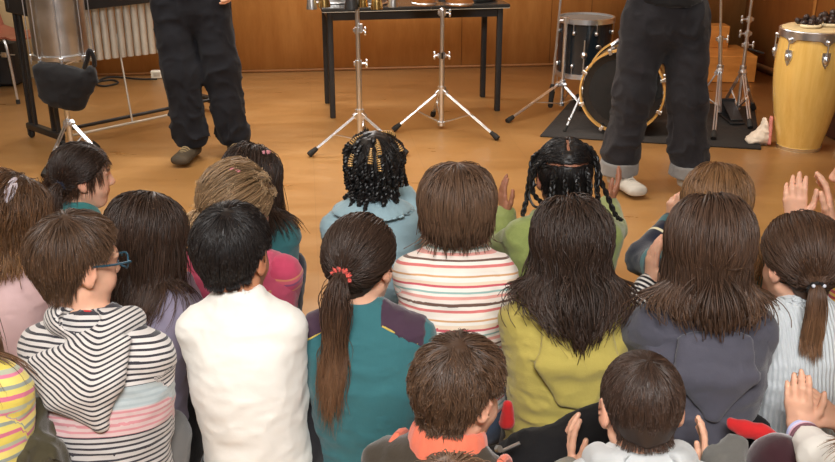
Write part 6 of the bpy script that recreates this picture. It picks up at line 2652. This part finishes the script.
# ---- T: child at the right bottom corner, clapping
if want('T'):
    J = seated((918, 372), 0.66, 24, 6, hs=1.05, body=14, legs='up', rh=(hp(842, 424, 1.84), V(-0.75, 0.30, 0.60), V(-0.5, 0.5, -0.75), None),
               lh=(hp(799, 431, 1.84), V(-0.12, 0.22, 1), V(0.6, 0.8, 0), V(-0.5, -0.2, -1)))
    J.K['l'] = hp(778, 464, 1.78)
    J.A['l'] = V(J.K['l'][0] + 0.02, J.K['l'][1] + 0.02, 0.06)
    J.T['l'] = J.A['l'] + V(0, 0.09, -0.02)
    root, o, FT, acc = basic(J, 'child at bottom right corner in burgundy trousers, clapping, bracelets on one wrist', 'fair', CL['white'], CL['burg'], 201, bodyh=0.0045, curl=0.08, spread=0.06, sleeve=0.52, flare=0.0)
    Fh = collide(J)
    build_hair(J, Fh, HAIR['brown'], root, 'long', 22, 500, 0.25, origin=(0, 0.03, 0.105), zcut=0.46)
    W, E = J.W['l'], J.E['l']
    d = nrm(E - W)
    for i, (o_, col) in enumerate(((0.016, (170, 176, 216)), (0.026, (196, 196, 220)), (0.036, (214, 170, 186)), (0.044, (110, 70, 80)))):
        m = MB()
        m.torus(W + d * o_, 0.0300 + 0.0005 * i, 0.0050, d, 28, 8)
        local_part(m, 'bracelet', m_plain('bracelet thread', C_(*col), 0.7), root, J)

# ---- U: head at the bottom edge
if want('U'):
    J = seated((450, 528), 0.62, 0, 10, hs=1.0, body=0, legs='up')
    root, o, FT, acc = basic(J, 'child at bottom edge below the coral collar, only light brown hair in view', 'fair', CL['oliveS'], CL['blacktr'], 211)
    Fh = collide(J)
    build_hair(J, Fh, HAIR['bob'], root, 'short', 23, 900, 0.06, origin=(0, -0.03, 0.105), thick=0.014, grav=0.14)

# ------------------------------------------------------------------ coats and a scarf lying among the children
COATK = m_fabric('black coat cloth', C_(20, 19, 21), weave=0.5, sheen=0.05)
a, b, c_ = hp(505, 418, 1.83), hp(560, 398, 1.85), hp(606, 382, 1.88)
o = heap('coat', 'black coat bundled behind the girl in the yellow-green hoodie', 'coat', COATK,
         [(V(a[0], a[1], 0.10), V(a[0] + 0.02, a[1] + 0.02, 0.20), (1, 0, 0), 0.10, 0.09, 0.09, 0.07), (V(a[0], a[1], 0.19), V(b[0], b[1], 0.24), (0, 1, 0), 0.09, 0.10, 0.085, 0.10),
          (V(b[0], b[1], 0.23), V(c_[0], c_[1], 0.30), (0, 1, 0), 0.085, 0.11, 0.06, 0.08), (V(b[0], b[1] - 0.02, 0.08), V(c_[0], c_[1] - 0.02, 0.10), (0, 1, 0), 0.12, 0.10, 0.10, 0.10)], 41)
m = MB()
p_ = hp(497, 449, a[1] - 0.07)
m.cyl(p_, p_ + V(0.006, -0.006, 0.004), 0.008, 12)
m.tube([p_ + V(0.01, 0, -0.006), p_ + V(0.05, 0.005, 0.012)], 0.004, 8)
bt = m.build('snap_button', M['steel'], None)
bt.data.transform(__import__('mathutils').Matrix.Translation(tuple(-np.array(o.location))))
bt.parent = o
p_ = hp(508, 405, 2.02)
heap('red_cloth', 'small red cloth peeping out between the coral-collared boy and the black coat', 'cloth', CL['red'],
     [(p_ + V(0.0, 0, -0.05), p_ + V(0, 0, 0.0), (1, 0, 0), 0.016, 0.016, 0.010, 0.010)], 42, 0.003, 0.005)
a, b = hp(738, 428, 1.88), hp(764, 405, 1.93)
heap('coat', 'black coat on the floor between the slate hoodie and the white ribbed sweater', 'coat', COATK,
     [(V(a[0], a[1], 0.07), V(b[0], b[1], 0.12), (0, 1, 0), 0.09, 0.08, 0.07, 0.08), (V(b[0], b[1], 0.05), V(b[0] - 0.01, b[1] + 0.02, 0.27), (1, 0, 0), 0.05, 0.06, 0.035, 0.05)], 43)
pts_ = [hp(730, 424, 1.85), hp(745, 429, 1.83), hp(763, 434, 1.82), hp(782, 441, 1.82)]
heap('scarf', 'red scarf strip lying over the black coat below the white ribbed sweater', 'scarf', CL['red'],
     [(pts_[i], pts_[i + 1], (0, 0.3, 1), 0.013, 0.009, 0.013, 0.009) for i in range(3)], 44, 0.003, 0.005)
a, b = hp(725, 458, 1.72), hp(734, 446, 1.75)
heap('knitted_bundle', 'grey knitted bundle on the floor right of the boy with cropped hair', 'cloth', CL['knit'],
     [(V(a[0], a[1], 0.05), a - V(0, 0, 0.02), (1, 0, 0), 0.035, 0.05, 0.030, 0.04), (a - V(0, 0, 0.02), b, (0, 1, 0), 0.032, 0.034, 0.030, 0.028)], 45, 0.008)
a, b = hp(36, 450, 1.72), hp(34, 415, 1.76)
o = heap('coat', 'olive green coat standing in a bundle beside the boy in the striped hoodie', 'coat', CL['coat'],
         [(V(a[0] - 0.01, a[1], 0.05), a, (1, 0, 0), 0.060, 0.07, 0.042, 0.05), (a, b, (1, 0, 0), 0.042, 0.045, 0.018, 0.02)], 46, 0.016)
m = MB()
p_ = hp(31, 412, b[1] - 0.03)
m.cyl(p_, p_ + V(0.002, -0.008, 0.003), 0.008, 12)
bt = m.build('button', M['brass'], None)
bt.data.transform(__import__('mathutils').Matrix.Translation(tuple(-np.array(o.location))))
bt.parent = o
